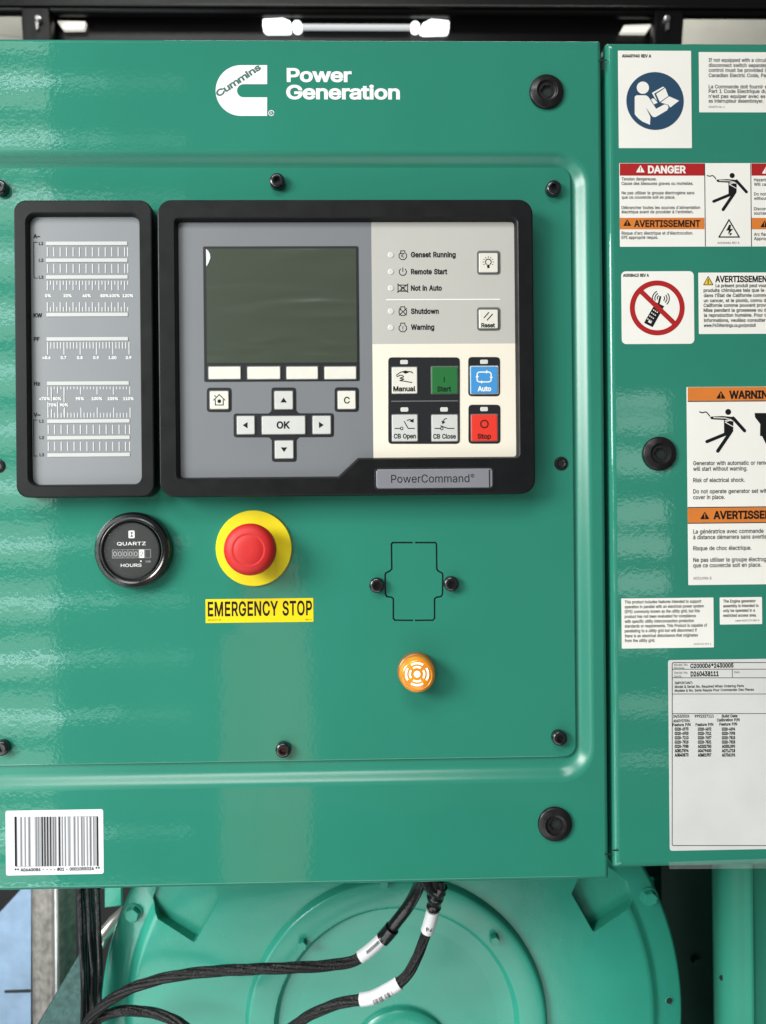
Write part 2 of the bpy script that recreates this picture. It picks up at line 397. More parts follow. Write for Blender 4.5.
# flush recessed socket screws on the plate
def flush(pxx, pyy):
    mb = MB(); c = P(pxx, pyy, HP)
    mb.loft([(circ(c, 0.0056, 28), HP), (circ(c, 0.0053, 28), HP+0.0009), (circ(c, 0.0036, 28), HP+0.0013), (circ(c, 0.0032, 28), HP+0.0009), (circ(c, 0.0022, 6), HP+0.0008) if False else (circ(c, 0.0025, 28), HP+0.0004)], 'black_oxide', capm='black_screw')
    mb.build('socket_screw', door, W(c, HP))
flush(561, 463.5); flush(-1.5, 466)
def big_bolt(pxx, pyy, parent):
    c = P(pxx, pyy, 0.003); mb = MB(); R = 0.0137
    mb.loft([(circ(c, R, 48), 0.0), (circ(c, R, 48), 0.0018), (circ(c, R*0.975, 48), 0.0025), (circ(c, R*0.93, 48), 0.0029), (circ(c, R*0.68, 48), 0.0040), (circ(c, R*0.62, 48), 0.0043), (circ(c, R*0.58, 48), 0.0041), (circ(c, R*0.54, 48), 0.0030), (circ(c, R*0.46, 48), 0.0027)], 'black_oxide', cap=False)
    hx = []
    for i in range(24):
        a = 2*PI*i/24; hx.append((c[0]+0.0046*(1+0.10*math.cos(6*a))*math.cos(a), c[1]+0.0046*(1+0.10*math.cos(6*a))*math.sin(a)))
    mb.holed(circ(c, R*0.46, 48), [hx], 0.0027, 'black_oxide'); o = mb.build('flange_bolt', parent, W(c, 0))
    mb = MB(); mb.loft([(hx, 0.0027), (hx, 0.0006)], 'groove_dark'); mb.build('socket', o, W(c, 0))
big_bolt(547, 90.5, door); big_bolt(555.5, 825, door)

# printed emblem and name
mb = MB(); h = 0.0002
def em(x, y): return (205+x/9.575, 55+y/9.575)
out = [em(595, 97), em(340, 97)] + [em(*q) for q in arc((345, 340), 243, 92, 268, 30)] + [em(340, 583), em(595, 583), em(595, 405), em(370, 405)] + [em(*q) for q in arc((370, 342), 63, 270, 90, 16)] + [em(370, 279), em(595, 279)]
mb.sheet(ppoly(out, h), h, 'white_print')
T(mb, 'Cummins', 218.3, 97.0, 6.0, h+0.0002, 'green_print', x1=269.8, bold=0.024, rot=math.radians(33.5), space=0.93, res=4)
pst(mb, arc((271.3, 113), 2.6, 0, 340, 16), 0.7, h, 'white_print'); T(mb, 'R', 271.3, 114.4, 2.6, h, 'white_print', anchor='c')
mb.build('emblem', door)
mb = MB()
T(mb, 'Power', 286.8, 81.3, 12.6, h, 'white_print', x1=351.5, bold=0.028, space=0.97, res=5)
T(mb, 'Generation', 286.3, 98.6, 13.0, h, 'white_print', x1=399.8, bold=0.028, space=0.97, res=5)
mb.build('lettering', door)
# the box behind the front
mb = MB(); x0, z0, x1, z1 = dx0+0.01, dz0+0.012, dx1+0.16, dz1-0.004
mb.box(x0, x1, 0.032, 0.20, z0, z1, 'groove_dark', 0.003)
tag(mb.build('cabinet_box', door), label='dark box behind the green front')

# ------------------------------------------------------------------ right-hand side panel
side = thing('side_cabinet', 'green side cabinet front right of the vertical gap, covered with warning labels', 'cabinet', W(P(690, 868), -0.02))
sx0, sz0, sx1, sz1 = prect(610.2, 40.5, 960, 862, 0); sz0 = P(690, 867.5)[1]; sz1 = P(690, 41.5)[1]
def sr(i, r=0.002): return rr(sx0+i, sz0+i, sx1-i, sz1-i, r, N)
mb = MB(); mb.loft([(sr(0), -0.03), (sr(0), -0.005), (sr(0.0004), -0.0030), (sr(0.0014), -0.0014), (sr(0.0030), -0.0004), (sr(0.0050), 0)], 'green_paint'); mb.build('panel_sheet', side)
big_bolt(660.3, 453.5, side)
mb = MB()
for (a, b, c, d) in ((612.6, 849.5, 618.4, 851.0),): mb.sheet(prr(a, b, c, d, 0.00015, 0.1), 0.00015, 'groove_dark')
mb.build('relief_notch', side)

# ------------------------------------------------------------------ bar graph module
def bezel_ring(mb, outer, inner, hb, hf, hi, m, bev=0.0012, innm=None, slope=0.0):
    o1 = offs(outer, bev*0.3); o2 = offs(outer, bev)
    mb.loft([(outer, hb), (outer, hf-bev), (o1, hf-bev*0.3), (o2, hf)], m, cap=False)
    i1 = offs(inner, -0.0008)
    mb.holed(o2, [i1], hf, m)
    mb.loft([(i1, hf), (inner, hf-0.0006), (offs(inner, slope), hi)], innm or m, cap=False)
HF = 0.0125; HI = 0.0072
bar = thing('bar_graph_display', 'slim grey bar graph display with white scales in a black frame', 'gauge display', W(P(84, 497), HP))
mb = MB(); outer = prr(14.6, 199.8, 153.2, 497.2, HF, 12, n=8); inner = prr(27.2, 213, 140.3, 485.5, HF, 9, n=8)
bezel_ring(mb, outer, inner, HP, HF, HI, 'bezel_plastic', slope=0.0011)
mb.build('frame', bar)
mb = MB(); mb.sheet(prr(26, 212, 142, 486.5, HI, 7), HI-0.0001, 'gauge_face'); fp = mb.build('faceplate', bar)
mb = MB(); h = HI+0.00015
for i in range(-1, 2): mb.sheet(prr(27.5, 346.5, 31, 351.5, h, 2), h, 'groove_dark'); break
def row(y, x0=46.3, x1=127.9): 
    b = MB(); b.slab(prr(x0, y-1.8, x1, y+1.8, h, 0.3), h, h+0.00015, 'lamp_row'); return b
sk = 0.0105
def tilt(x, y): return x+sk*(y-340)*0  # the world is upright; the roll lives in the camera
ROWS = [(243.4, 46.0, 127.3), (260.2, 46.0, 127.4), (277, 46.1, 127.6), (314.6, 46.4, 127.8), (338.9, 46.6, 128.1), (383.2, 47, 128.8), (421, 47.2, 129.6), (437.6, 47.3, 129.7), (454.8, 47.4, 129.9)]
for y, a, b in ROWS: row(y, a, b).build('lamp_row', bar)
mb = MB()
def tick(x, ya, yb, w=0.95, m='tick_print'): mb.sheet(prr(x-w/2, ya, x+w/2, yb, h, 0.05, n=1), h, m)
for i in range(14):
    x = 47.3+6.44*i if i < 13 else 127.7
    tick(x, 247.3, 256.5); tick(x+.1, 264, 273)
for i in range(13):
    x = 47.3+6.44*i
    tick(x, 280.8, 290.2); tick(x+3.2, 280.8, 284.8)
    tick(x, 302.2, 311.5); tick(x+3.2, 307, 311.5)
mb.build('scale_marks', bar); mb = MB()
for i in range(26):
    x = 47.6+3.255*i; tick(x, 342.0, 354.5 if i % 5 == 0 else 348.6)
mb.build('scale_marks', bar); mb = MB()
for i in range(26):
    x = 47.8+3.28*i; L = (i % 5 == 0); tick(x, 386.6, 394.5 if L else 389.3, 0.9)
    tick(x+.3, 407.5 if (L and i > 2) else 412.8, 417.6, 0.9)
for x, a, b in ((47.8, 394, 396), (47.9, 402, 418), (51.3, 387, 401), (51.5, 409, 417), (57.6, 387, 393.5), (57.7, 402, 418), (64.0, 387, 402), (64.1, 409, 417)): mb.sheet(prr(x-0.475, a, x+0.475, b, h+4e-5, 0.05, n=1), h+4e-5, 'tick_print')
for i in range(14):
    x = 48.2+6.44*i if i < 13 else 129.6
    tick(x, 424.8, 434); tick(x+.1, 441.8, 451)
mb.build('scale_marks', bar); mb = MB()
for s, x, y in (('0%', 48, 297), ('20%', 67.5, 297), ('40%', 86.6, 297), ('80%', 104.5, 297), ('100%', 114.5, 297), ('120%', 127.8, 297)): T(mb, s, x, y, 2.7, h, 'white_print', anchor='c', bold=0.03)
mb.build('scale_numbers', bar); mb = MB()
for s, x, y in (('>0.6', 46.5, 359), ('0.7', 63.5, 359), ('0.8', 79.8, 359), ('0.9', 96.0, 359), ('1.00', 112.5, 359), ('0.9', 128.6, 359)): T(mb, s, x, y, 2.7, h, 'white_print', anchor='c', bold=0.03)
mb.build('scale_numbers', bar); mb = MB()
for s, x, y in (                ('<70%', 44.5, 400), ('80%', 57, 400), ('95%', 79.8, 400), ('100%', 96.8, 400), ('105%', 112.8, 400), ('110%', 128.4, 400), ('70%', 52.5, 406.3), ('90%', 64.0, 406.3)):
    T(mb, s, x, y, 2.7, h, 'white_print', anchor='c', bold=0.03)
mb.build('scale_numbers', bar)
mb = MB()
for s, x, y, c in (('A~', 33.2, 238, 3.6), ('KW', 33.4, 317.2, 3.8), ('PF', 33.6, 340.8, 3.6), ('Hz', 33.8, 385.4, 3.6), ('V~', 33.5, 416.5, 3.6)): q = MB(); T(q, s, x, y, c, h, 'dark_print', bold=0.03); q.build('scale_name', bar)
for s, x, y in (('L1', 41, 244.8), ('L2', 41, 261.6), ('L3', 41, 278.6)): T(mb, s, x, y, 2.9, h, 'soft_print', anchor='c', bold=0.015)
mb.build('phase_names', bar); mb = MB()
for s, x, y in (('L1', 41.5, 422.5), ('L2', 41.6, 439), ('L3', 41.7, 456.2)): T(mb, s, x, y, 2.9, h, 'soft_print', anchor='c', bold=0.015)
mb.build('phase_names', bar)
for ya, yb in ((242.2, 278), (420, 456)):
    q = MB(); pst(q, [(37.2, ya), (33.6, ya), (33.9, yb), (37.6, yb)], 0.6, h, 'soft_print'); q.build('bracket_line', bar)

# ------------------------------------------------------------------ main controller
HC = 0.0135; HK = 0.0078
con = thing('generator_controller', 'large black framed generator controller with dark display, grey keypad and coloured start and stop keys', 'controller', W(P(346, 494), HP))
outer = prr(158.3, 199.3, 534.2, 495.3, HC, 14, n=8)
ip = ccw(ppoly([(175.5, 217.5), (518.3, 217.5), (518.3, 458.5), (358.5, 458.5), (339, 478.5), (177.5, 478.5)], HC))
# straighten the opening to the world axes
xs = [P(175.8, 340, HC)[0], P(518.3, 340, HC)[0]]; zt = P(346, 217.8, HC)[1]; z1_ = P(436, 458.5, HC)[1]; z2_ = P(260, 478.5, HC)[1]
ip = [(xs[0], zt), (xs[0], z2_), (P(338.5, 478, HC)[0], z2_), (P(358.5, 458, HC)[0], z1_), (xs[1], z1_), (xs[1], zt)]
inner = roundp(ip, [0.004, 0.004, 0.001, 0.001, 0.004, 0.005], 6)
mb = MB(); bezel_ring(mb, outer, inner, HP, HC, HK, 'bezel_plastic', slope=0.0014)
mb.build('frame', con)
h = HK
mb = MB(); x0, z0, x1, z1 = xs[0]-0.001, z2_-0.001, P(372.3, 340, h)[0], zt+0.001
inn = offs(inner, -0.0007)
zb = z2_-0.0005; xl = xs[0]-0.0005; xr = xs[1]+0.0005; xm = P(372.3, 340, h)[0]; zm = P(440, 343.8, h)[1]
mb.sheet([(xl, zt+.0005), (xm, zt+.0005), (xm, z1_-0.0006), (P(359, 458, h)[0], z1_-0.0006), (P(338.5, 478, h)[0]+0.0005, zb), (xl, zb)], h, 'grey_face')
kp = mb.build('grey_faceplate', con)
mb = MB(); mb.sheet([(xm, zm), (xr, zm), (xr, zt+.0005), (xm, zt+.0005)], h, 'pale_face'); mb.build('indicator_faceplate', con)
mb = MB(); mb.sheet([(xm, z1_-0.0006), (xr, z1_-0.0006), (xr, zm), (xm, zm)], h, 'cream_face'); mb.build('key_faceplate', con)
h1 = h+0.0003
# display
mb = MB(); mb.slab(prr(203.5, 246.3, 358.8, 381.3, h1, 1.5), h, h+0.0006, 'pad_black', 0.0003); disp = mb.build('display', con)
mb = MB(); mb.sheet(prr(206.5, 248.6, 356.5, 362.8, h+0.0007, 0.6), h+0.0007, 'lcd_glass'); mb.build('screen', disp)
mb = MB(); mb.slab(ppoly([(206, 249), (208, 250.5), (210, 254), (210.4, 258), (209, 262), (207, 266), (206.3, 266)], h+0.001), h+0.0006, h+0.0011, 'tag_white'); mb.build('film_tab', disp)
def key(rect, m, name='key', backs=None, glyph=None, parent=con, edge='key_edge', label=None, ht=0.0011, r=1.2):
    a, b, c, d = rect; hk = h+0.0006
    q = MB(); q.slab(prr(a-0.4, b-0.4, c+0.4, d+0.4, hk, r), h+0.0003, hk+0.0004, edge, 0.0002)
    pts = prr(a+0.3, b+0.3, c-0.3, d-0.3, hk+ht, 1.3)
    q.slab(pts, hk, hk+ht, m, 0.0005)
    o = q.build(name, parent, W(P((a+c)/2, (b+d)/2, hk), hk), label)
    if glyph:
        g = MB(); glyph(g, hk+ht+0.00008); g.build('symbol', o)
    return o
for a, c in ((208.3, 241.0), (247.2, 280.6), (286.3, 318.3), (324.3, 356.6)): key((a, 366.3, c, 379.4), 'key_cream', 'soft_key', r=0.6)
# black key surrounds
def pad(pts, r, name='key_surround'):
    q = MB(); q.slab(roundp(ccw(ppoly(pts, h1)), r*0.0008, 4), h-0.0001, h+0.0004, 'pad_black', 0.0002); return q.build(name, con)
def rect(a, b, c, d): return [(a, b), (c, b), (c, d), (a, d)]
pad(rect(206.7, 387.7, 231.5, 412), 3.5); pad(rect(334.5, 387.3, 358.8, 411.8), 3.5)
pad([(271.3, 387.5), (296.0, 387.5), (296.2, 411), (299, 413.3), (333.8, 413.1), (333.8, 437), (299, 437.2), (296.4, 440), (296.6, 461.8), (271.8, 461.8), (271.7, 440), (269, 437.3), (233.6, 437.3), (233.4, 413.5), (268.5, 413.5), (271.3, 411)], 3.2)
pad(rect(388.2, 357.3, 459.8, 443.8), 4); pad(rect(468.2, 357, 500.0, 396.2), 4); pad(rect(468.4, 404.7, 500.4, 443.6), 4)
q = MB(); q.sheet(prr(391.2, 400.5, 458.2, 401.6, h+0.0006, 0.3), h+0.0006, 'key_edge'); q.build('divider_line', con)
def tri(g, c, d, hh, m='dark_print', s=3.2):
    cx, cy = c; p = {'u': [(cx, cy-s*.8), (cx+s, cy+s*.7), (cx-s, cy+s*.7)], 'd': [(cx, cy+s*.8), (cx-s, cy-s*.7), (cx+s, cy-s*.7)], 'l': [(cx-s*.8, cy), (cx+s*.7, cy-s), (cx+s*.7, cy+s)], 'r': [(cx+s*.8, cy), (cx-s*.7, cy+s), (cx-s*.7, cy-s)]}[d]
    g.sheet(ppoly(p, hh), hh, m)
def g_home(g, hh):
    c = (219.2, 400)
    pst(g, [(213.3, 400.4), (219.2, 394.6), (225.1, 400.4)], 0.9, hh, 'dark_print'); pst(g, [(215.2, 399.5), (215.4, 405), (223.2, 405), (223.2, 399.5)], 0.9, hh, 'dark_print'); g.sheet(circ(P(219.3, 401.2, hh), 0.0015, 12), hh, 'dark_print')
    pst(g, [(214.2, 395.4), (216, 396.6)], 0.9, hh, 'dark_print')
key((209.6, 390.8, 228.9, 409.4), 'key_cream', glyph=g_home)
key((274.2, 390.8, 293.3, 409.6), 'key_grey', glyph=lambda g, hh: tri(g, (283.6, 400.2), 'u', hh))
key((337.5, 390.6, 356.0, 409.3), 'key_cream', glyph=lambda g, hh: T(g, 'C', 346.9, 403.3, 6.3, hh, 'dark_print', anchor='c', bold=0.015))
key((236.6, 415.8, 255.0, 434.6), 'key_grey', glyph=lambda g, hh: tri(g, (245.3, 425.2), 'l', hh))
key((261.6, 415.8, 305.6, 434.5), 'key_grey', glyph=lambda g, hh: T(g, 'OK', 283.4, 428.3, 6.6, hh, 'dark_print', anchor='c', bold=0.03))
key((312.4, 415.6, 331.2, 434.3), 'key_grey', glyph=lambda g, hh: tri(g, (321.2, 425), 'r', hh))
key((274.6, 440.3, 293.8, 458.8), 'key_grey', glyph=lambda g, hh: tri(g, (284, 449.6), 'd', hh))
def m_(ox, oy, s): return lambda L: [(ox+x/s, oy+y/s) for x, y in L]
K = m_(380, 350, 5.892)
def bowed(L, n=4):
    out = []
    for i in range(len(L)-1):
        p0 = L[max(i-1, 0)]; p1 = L[i]; p2 = L[i+1]; p3 = L[min(i+2, len(L)-1)]
        for k in range(n):
            t = k/n; out.append(tuple(0.5*((2*p1[j])+(-p0[j]+p2[j])*t+(2*p0[j]-5*p1[j]+4*p2[j]-p3[j])*t*t+(-p0[j]+3*p1[j]-3*p2[j]+p3[j])*t**3) for j in (0, 1)))
    return out+[L[-1]]
def g_manual(g, hh):
    pst(g, K(bowed([(95, 150), (120, 132), (150, 126), (185, 130), (193, 138)])), 0.9, hh, 'dark_print'); pst(g, K(bowed([(98, 158), (125, 148), (138, 158), (118, 166), (140, 172), (118, 180), (145, 184), (190, 192)])), 0.9, hh, 'dark_print')
    g.sheet(ppoly(K([(130, 130), (150, 120), (165, 128), (190, 124), (150, 140)]), hh), hh, 'dark_print'); T(g, 'Manual', 393.2, 391.2, 4.6, hh, 'dark_print', x1=415.6, bold=0.034)
def g_start(g, hh): pst(g, [(444.2, 376.8), (444.2, 382)], 1.0, hh, 'dark_green_print'); T(g, 'Start', 437.0, 391.3, 4.6, hh, 'dark_green_print', x1=451.2, bold=0.034)
def g_auto(g, hh):
    pst(g, K(roundp([(572, 130), (655, 130), (655, 188), (572, 188)][::-1], 16, 3)), 1.2, hh, 'white_print', closed=True); T(g, 'Auto', 477.6, 391.0, 4.5, hh, 'white_print', x1=491.3, bold=0.034)
    for L in ([(625, 118), (640, 128), (625, 140)], [(602, 178), (588, 188), (602, 198)], [(645, 158), (656, 172), (666, 158)], [(562, 160), (573, 146), (584, 160)]): g.sheet(ppoly(K(L), hh+1e-5), hh+1e-5, 'white_print')
def g_open(g, hh):
    pst(g, K([(86, 462), (118, 462)]), .9, hh, 'dark_print'); pst(g, K(arc((128, 462), 8, 0, 350, 12)), .8, hh, 'dark_print'); pst(g, K([(205, 462), (166, 462), (142, 420)]), .9, hh, 'dark_print'); pst(g, K(bowed([(158, 416), (175, 410), (190, 416)])), .9, hh, 'dark_print')
    g.sheet(ppoly(K([(198, 428), (172, 420), (198, 404)]), hh), hh, 'dark_print'); T(g, 'CB Open', 393.8, 438.4, 4.4, hh, 'dark_print', x1=416, bold=0.026)
def g_close(g, hh):
    pst(g, K([(322, 462), (354, 462)]), .9, hh, 'dark_print'); pst(g, K(arc((364, 462), 8, 0, 350, 12)), .8, hh, 'dark_print'); pst(g, K([(356, 446), (400, 462), (438, 462)]), .9, hh, 'dark_print'); pst(g, K(bowed([(395, 404), (380, 408), (372, 424)])), .9, hh, 'dark_print')
    g.sheet(ppoly(K([(362, 416), (386, 424), (368, 438)]), hh), hh, 'dark_print'); T(g, 'CB Close', 433.2, 438.6, 4.4, hh, 'dark_print', x1=456, bold=0.026)
def g_stop(g, hh): pst(g, arc((484.4, 424), 3.7, 0, 360, 24)[:-1], 1.3, hh, 'dark_red_print', closed=True); T(g, 'Stop', 477.4, 438.6, 4.6, hh, 'dark_red_print', x1=491.2, bold=0.034)
key((391.7, 366.8, 417.6, 393.9), 'key_cream', glyph=g_manual); key((431.2, 366.4, 458.0, 394.0), 'key_green', glyph=g_start, label='green start key')
key((470.4, 366.2, 498.0, 393.8), 'key_blue', glyph=g_auto, edge='lamp_white', label='blue auto key')
key((391.8, 414.3, 418.0, 441.6), 'key_grey', glyph=g_open); key((431.4, 414.4, 458.2, 441.6), 'key_grey', glyph=g_close)
key((471.0, 414.2, 497.8, 441.3), 'key_red', glyph=g_stop, label='red stop key')
def led(rect_): 
    q = MB(); q.slab(prr(*rect_, h+0.0008, 1.2), h+0.0003, h+0.0008, 'lamp_white', 0.0002); q.build('indicator_lamp', con)
for r_ in ((400.3, 359.9, 408.0, 364.2), (480.2, 359.6, 488.0, 363.9), (400.6, 407.3, 408.4, 411.7), (440.4, 407.2, 448.0, 411.6), (480.4, 406.9, 488.0, 411.2)): led(r_)
for y in (254.8, 271.6, 288.0, 311.2, 327.5):
    q = MB(); c = P(390.9, y, h+0.0003); q.lathe(c, [(0.0024, h), (0.0023, h+0.0003), (0.0018, h+0.0005)], 'lamp_white', 20); q.build('status_lamp', con)
mb = MB(); h2 = h+0.00015
for s, x1, y in (('Genset Running', 455.8, 257.1), ('Remote Start', 447.3, 274.1), ('Not in Auto', 441.9, 290.5), ('Shutdown', 438.8, 313.7), ('Warning', 434.3, 329.6)): T(mb, s, 410.9, y, 4.9, h2, 'dark_print', x1=x1, bold=0.032, space=1.04)
Q = m_(380, 245, 5.892)
def engine(y, sh):   # little engine-shaped pictograms
    pst(mb, Q([(122, y-26), (122, y-15), (112, y-4), (112, y+12), (124, y+25), (144, y+25), (156, y+12), (156, y-4), (146, y-15), (146, y-26)]), 0.75, h2, 'dark_print', closed=True)
engine(60, 0); pst(mb, Q([(118, 50), (140, 50), (126, 64), (140, 72)]), 0.7, h2, 'dark_print')
pst(mb, Q(arc((134, 158), 21, 125, 415, 20)), 0.8, h2, 'dark_print'); pst(mb, Q([(134, 132), (134, 158)]), 0.8, h2, 'dark_print')
pst(mb, Q([(106, 236), (162, 236), (162, 272), (106, 272)]), 0.8, h2, 'dark_print', closed=True); pst(mb, Q([(102, 228), (166, 280)]), 0.7, h2+2e-5, 'dark_print'); pst(mb, Q([(166, 228), (102, 280)]), 0.7, h2+3e-5, 'dark_print'); T(mb, 'O', 402.7, 291, 4.2, h2+4e-5, 'dark_print', anchor='c')
engine(390, 0); pst(mb, Q([(112, 372), (158, 414)]), 0.7, h2+1e-5, 'dark_print'); pst(mb, Q([(158, 372), (112, 414)]), 0.7, h2+2e-5, 'dark_print')
engine(486, 0); T(mb, '!', 402.8, 330.4, 4.4, h2, 'dark_print', anchor='c')
mb.build('status_lettering', con)
mb = MB(); mb.sheet(prr(386.0, 298.9, 500.3, 300.1, h2, 0.2), h2, 'white_print'); mb.build('divider_line', con)
def g_bulb(g, hh):
    c = (488.4, 261.4); pst(g, [Q([(x, y)])[0] for x, y in arc((638, 100), 17, -60, 240, 18)], 0.9, hh, 'dark_print')
    g.sheet(ppoly(Q([(630, 116), (646, 116), (645, 136), (632, 136)]), hh), hh, 'dark_print')
    for a in range(-30, 211, 30):
        t = math.radians(a); pst(g, Q([(638+25*math.cos(t), 100-25*math.sin(t)), (638+34*math.cos(t), 100-34*math.sin(t))]), 0.6, hh, 'dark_print')
def g_reset(g, hh):
    pst(g, Q([(612, 430), (642, 396)]), 1.0, hh, 'dark_print'); pst(g, Q([(630, 444), (664, 406)]), 1.0, hh, 'dark_print'); T(g, 'Reset', 481.3, 327.2, 3.9, hh, 'dark_print', x1=495.1, bold=0.034)
for (a, b, c, d), gl in (((478.8, 252.6, 498.3, 272.6), g_bulb), ((478.8, 309.2, 498.4, 328.6), g_reset)):
    q = MB(); q.slab(prr(a-1.9, b-1.9, c+1.9, d+1.9, h1, 3), h, h+0.0005, 'key_edge', 0.0002); q.build('key_surround', con)
    key((a, b, c, d), 'key_cream', glyph=gl)
# name plate on the frame
mb = MB(); mb.slab(prr(374.6, 467.4, 494.4, 489.6, HC, 3.5), HC-0.0002, HC+0.0004, 'pad_black', 0.0002)
mb.slab(prr(376.2, 468.8, 492.8, 488.2, HC+0.0015, 3), HC+0.0003, HC+0.0016, 'name_plate', 0.0007); npo = mb.build('name_plate', con)
mb = MB(); hh = HC+0.00172; T(mb, 'PowerCommand', 391.2, 482.8, 7.9, hh, 'dark_print', x1=469.6, bold=0.0, res=4); pst(mb, arc((472.5, 475.7), 1.6, 0, 345, 12), 0.5, hh, 'dark_print'); T(mb, 'R', 472.5, 476.7, 1.7, hh, 'dark_print', anchor='c')
mb.sheet(prr(488.9, 469.6, 490.2, 487.6, hh, 0.2), hh, 'soft_print'); mb.build('lettering', npo)

# ------------------------------------------------------------------ hour meter
c = P(130.7, 550.6, 0.008)
hm = thing('hour_meter', 'round black hour counter with white digits below the bar graph display', 'meter', W(c, HP))
mb = MB(); px1 = 0.00079
mb.lathe(c, [(38.2*px1, HP), (38.4*px1, 0.001), (37.8*px1, 0.0034), (36.0*px1, 0.0052), (33.0*px1, 0.0056), (31.4*px1, 0.0050), (30.6*px1, 0.0052), (29.6*px1, 0.0050), (28.6*px1, 0.0030), (28.4*px1, 0.0012)], 'meter_rim', 72, cap=False); mb.build('rim', hm)
c2 = P(130.8, 550.8, 0.0014)
mb = MB(); mb.lathe(c2, [(29*px1, 0.0008), (28.8*px1, 0.0014)], 'meter_dial', 56); dial = mb.build('dial', hm)
mb = MB(); h = 0.0016
mb.sheet(prr(128.5, 530.6, 134.6, 538.2, h, 1), h, 'white_print'); mb.sheet(ppoly([(130.2, 532.2), (133.2, 532.2), (131.7, 534.6)], h+3e-5), h+3e-5, 'dark_print'); mb.sheet(ppoly([(130.2, 536.8), (133.2, 536.8), (131.7, 534.2)], h+4e-5), h+4e-5, 'dark_print')
T(mb, 'QUARTZ', 117.0, 545.4, 3.3, h, 'white_print', x1=145.4, bold=0.006); T(mb, 'HOURS', 120.8, 566.9, 3.0, h, 'white_print', x1=141.2, bold=0.006); T(mb, '1/10', 148, 562.3, 1.7, h, 'tick_print', anchor='c'); mb.sheet(prr(140.2, 560.5, 141.6, 561.9, h, 0.2), h, 'white_print')
mb.build('dial_lettering', dial)
mb = MB(); mb.slab(prr(112, 549.3, 151, 558.2, h, 0.6), 0.0012, h, 'digit_grey')
for i, x in enumerate((115, 119.9, 125.2, 130.6, 135.8)): mb.sheet(prr(x-2.2, 549.9, x+2.2, 557.6, h+3e-5, 0.4), h+3e-5, 'pad_black'); T(mb, '0', x, 556.3, 4.7, h+6e-5, 'digit_light', anchor='c', bold=0.01)
mb.sheet(prr(139.4, 549.6, 144.0, 557.9, h+3e-5, 0.4), h+3e-5, 'white_print'); T(mb, '2', 141.7, 556.3, 4.7, h+6e-5, 'dark_print', anchor='c')
mb.sheet(prr(145.2, 549.9, 150.2, 557.6, h+3e-5, 0.4), h+3e-5, 'soft_print'); mb.build('digit_window', dial)
mb = MB()
gm = mat('meter_glass', (0.9, 0.92, 0.92), 0.06, alpha=0.04, spec=0.5, bump=(120, 0.3, 0.0004, (0.2, 1, 1)))
mb.lathe(c2, [(28.2*px1, 0.0030), (24*px1, 0.0040), (14*px1, 0.0045)], 'meter_glass', 48); mb.build('glass', hm)

# ------------------------------------------------------------------ emergency stop
c = P(253.7, 548.3, HP+0.0025)
es = thing('emergency_stop_button', 'red mushroom push button on a round yellow plate', 'stop button', W(c, HP)); s_ = 0.000802
mb = MB(); mb.lathe(c, [(37.9*s_, HP), (37.9*s_, HP+0.002), (37.4*s_, HP+0.0026), (20*s_, HP+0.0027)], 'estop_yellow', 72); mb.build('yellow_plate', es)
mb = MB(); mb.lathe(c, [(17*s_, HP+0.0026), (17*s_, HP+0.010), (14*s_, HP+0.0105), (14*s_, HP+0.015)], 'estop_collar', 48, cap=False); mb.build('collar', es)
mb = MB(); k = 0.000775; H = HP
mb.lathe(c, [(14*k, H+0.0125), (22*k, H+0.0135), (25.2*k, H+0.0155), (26.0*k, H+0.0185), (26.0*k, H+0.0225), (25.3*k, H+0.0255), (23.4*k, H+0.0278), (20*k, H+0.0294), (17*k, H+0.0301), (15.6*k, H+0.0303), (15.0*k, H+0.0300), (14.2*k, H+0.0303), (9*k, H+0.0310), (4*k, H+0.0312)], 'estop_red', 72); mb.build('mushroom_cap', es, sharp=60)
# yellow strip label
def label_obj(name, text, rect_, m='label_white', r=0.6, cat='label', h=0.0):
    o = thing(name, text, cat, W(P((rect_[0]+rect_[2])/2, rect_[3], h), h)); q = MB(); q.slab(prr(*rect_, h, r), h+0.00002, h+0.00022, m, 0.00006); q.build('sheet', o); return o, h+0.0003
lo, h = label_obj('warning_label', 'yellow strip reading EMERGENCY STOP under the red mushroom button', (205.6, 598.6, 313.4, 622.4), 'label_yellow', h=HP)
mb = MB(); T(mb, 'EMERGENCY STOP', 207.8, 616.0, 13.6, h, 'dark_print', x1=311.4, bold=0.021, space=1.06, res=4); T(mb, 'A026J769-01', 208, 620.8, 1.5, h, 'dark_print', x1=221); T(mb, 'REV A', 305.6, 620.4, 1.5, h, 'dark_print', x1=311.4); mb.build('lettering', lo)

# ------------------------------------------------------------------ amber beacon
c = P(416.6, 671.8, HP+0.004)
be = thing('amber_beacon', 'small round amber sounder dome with white wave marks, below the knockout', 'beacon', W(c, HP)); k = 0.00078
mb = MB(); mb.lathe(c, [(19.3*k, HP), (19.6*k, HP+0.004), (19.0*k, HP+0.0055), (18*k, HP+0.006)], 'beacon_base', 48); mb.build('base_ring', be)
mb = MB(); mb.lathe(c, [(18.2*k, HP+0.0055), (18.4*k, HP+0.009), (18.2*k, HP+0.014), (17.2*k, HP+0.0170), (15.4*k, HP+0.0185), (14.2*k, HP+0.0189), (13.6*k, HP+0.0185), (12.6*k, HP+0.0189), (6*k, HP+0.0192)], 'beacon_amber', 56); dome = mb.build('dome', be, sharp=60)
mb = MB(); h = HP+0.0195; cc = (417.1, 674.2); mb.sheet(circ(P(*cc, h), 3.4*SC(h), 20), h, 'beacon_white')
for a in (0, 90, 180, 270):
    for r_, w_ in ((7.2, 2.0), (11.0, 2.1)): pst(mb, arc(cc, r_, a-33, a+33, 10), w_, h, 'beacon_white')
mb.build('sound_symbol', dome)

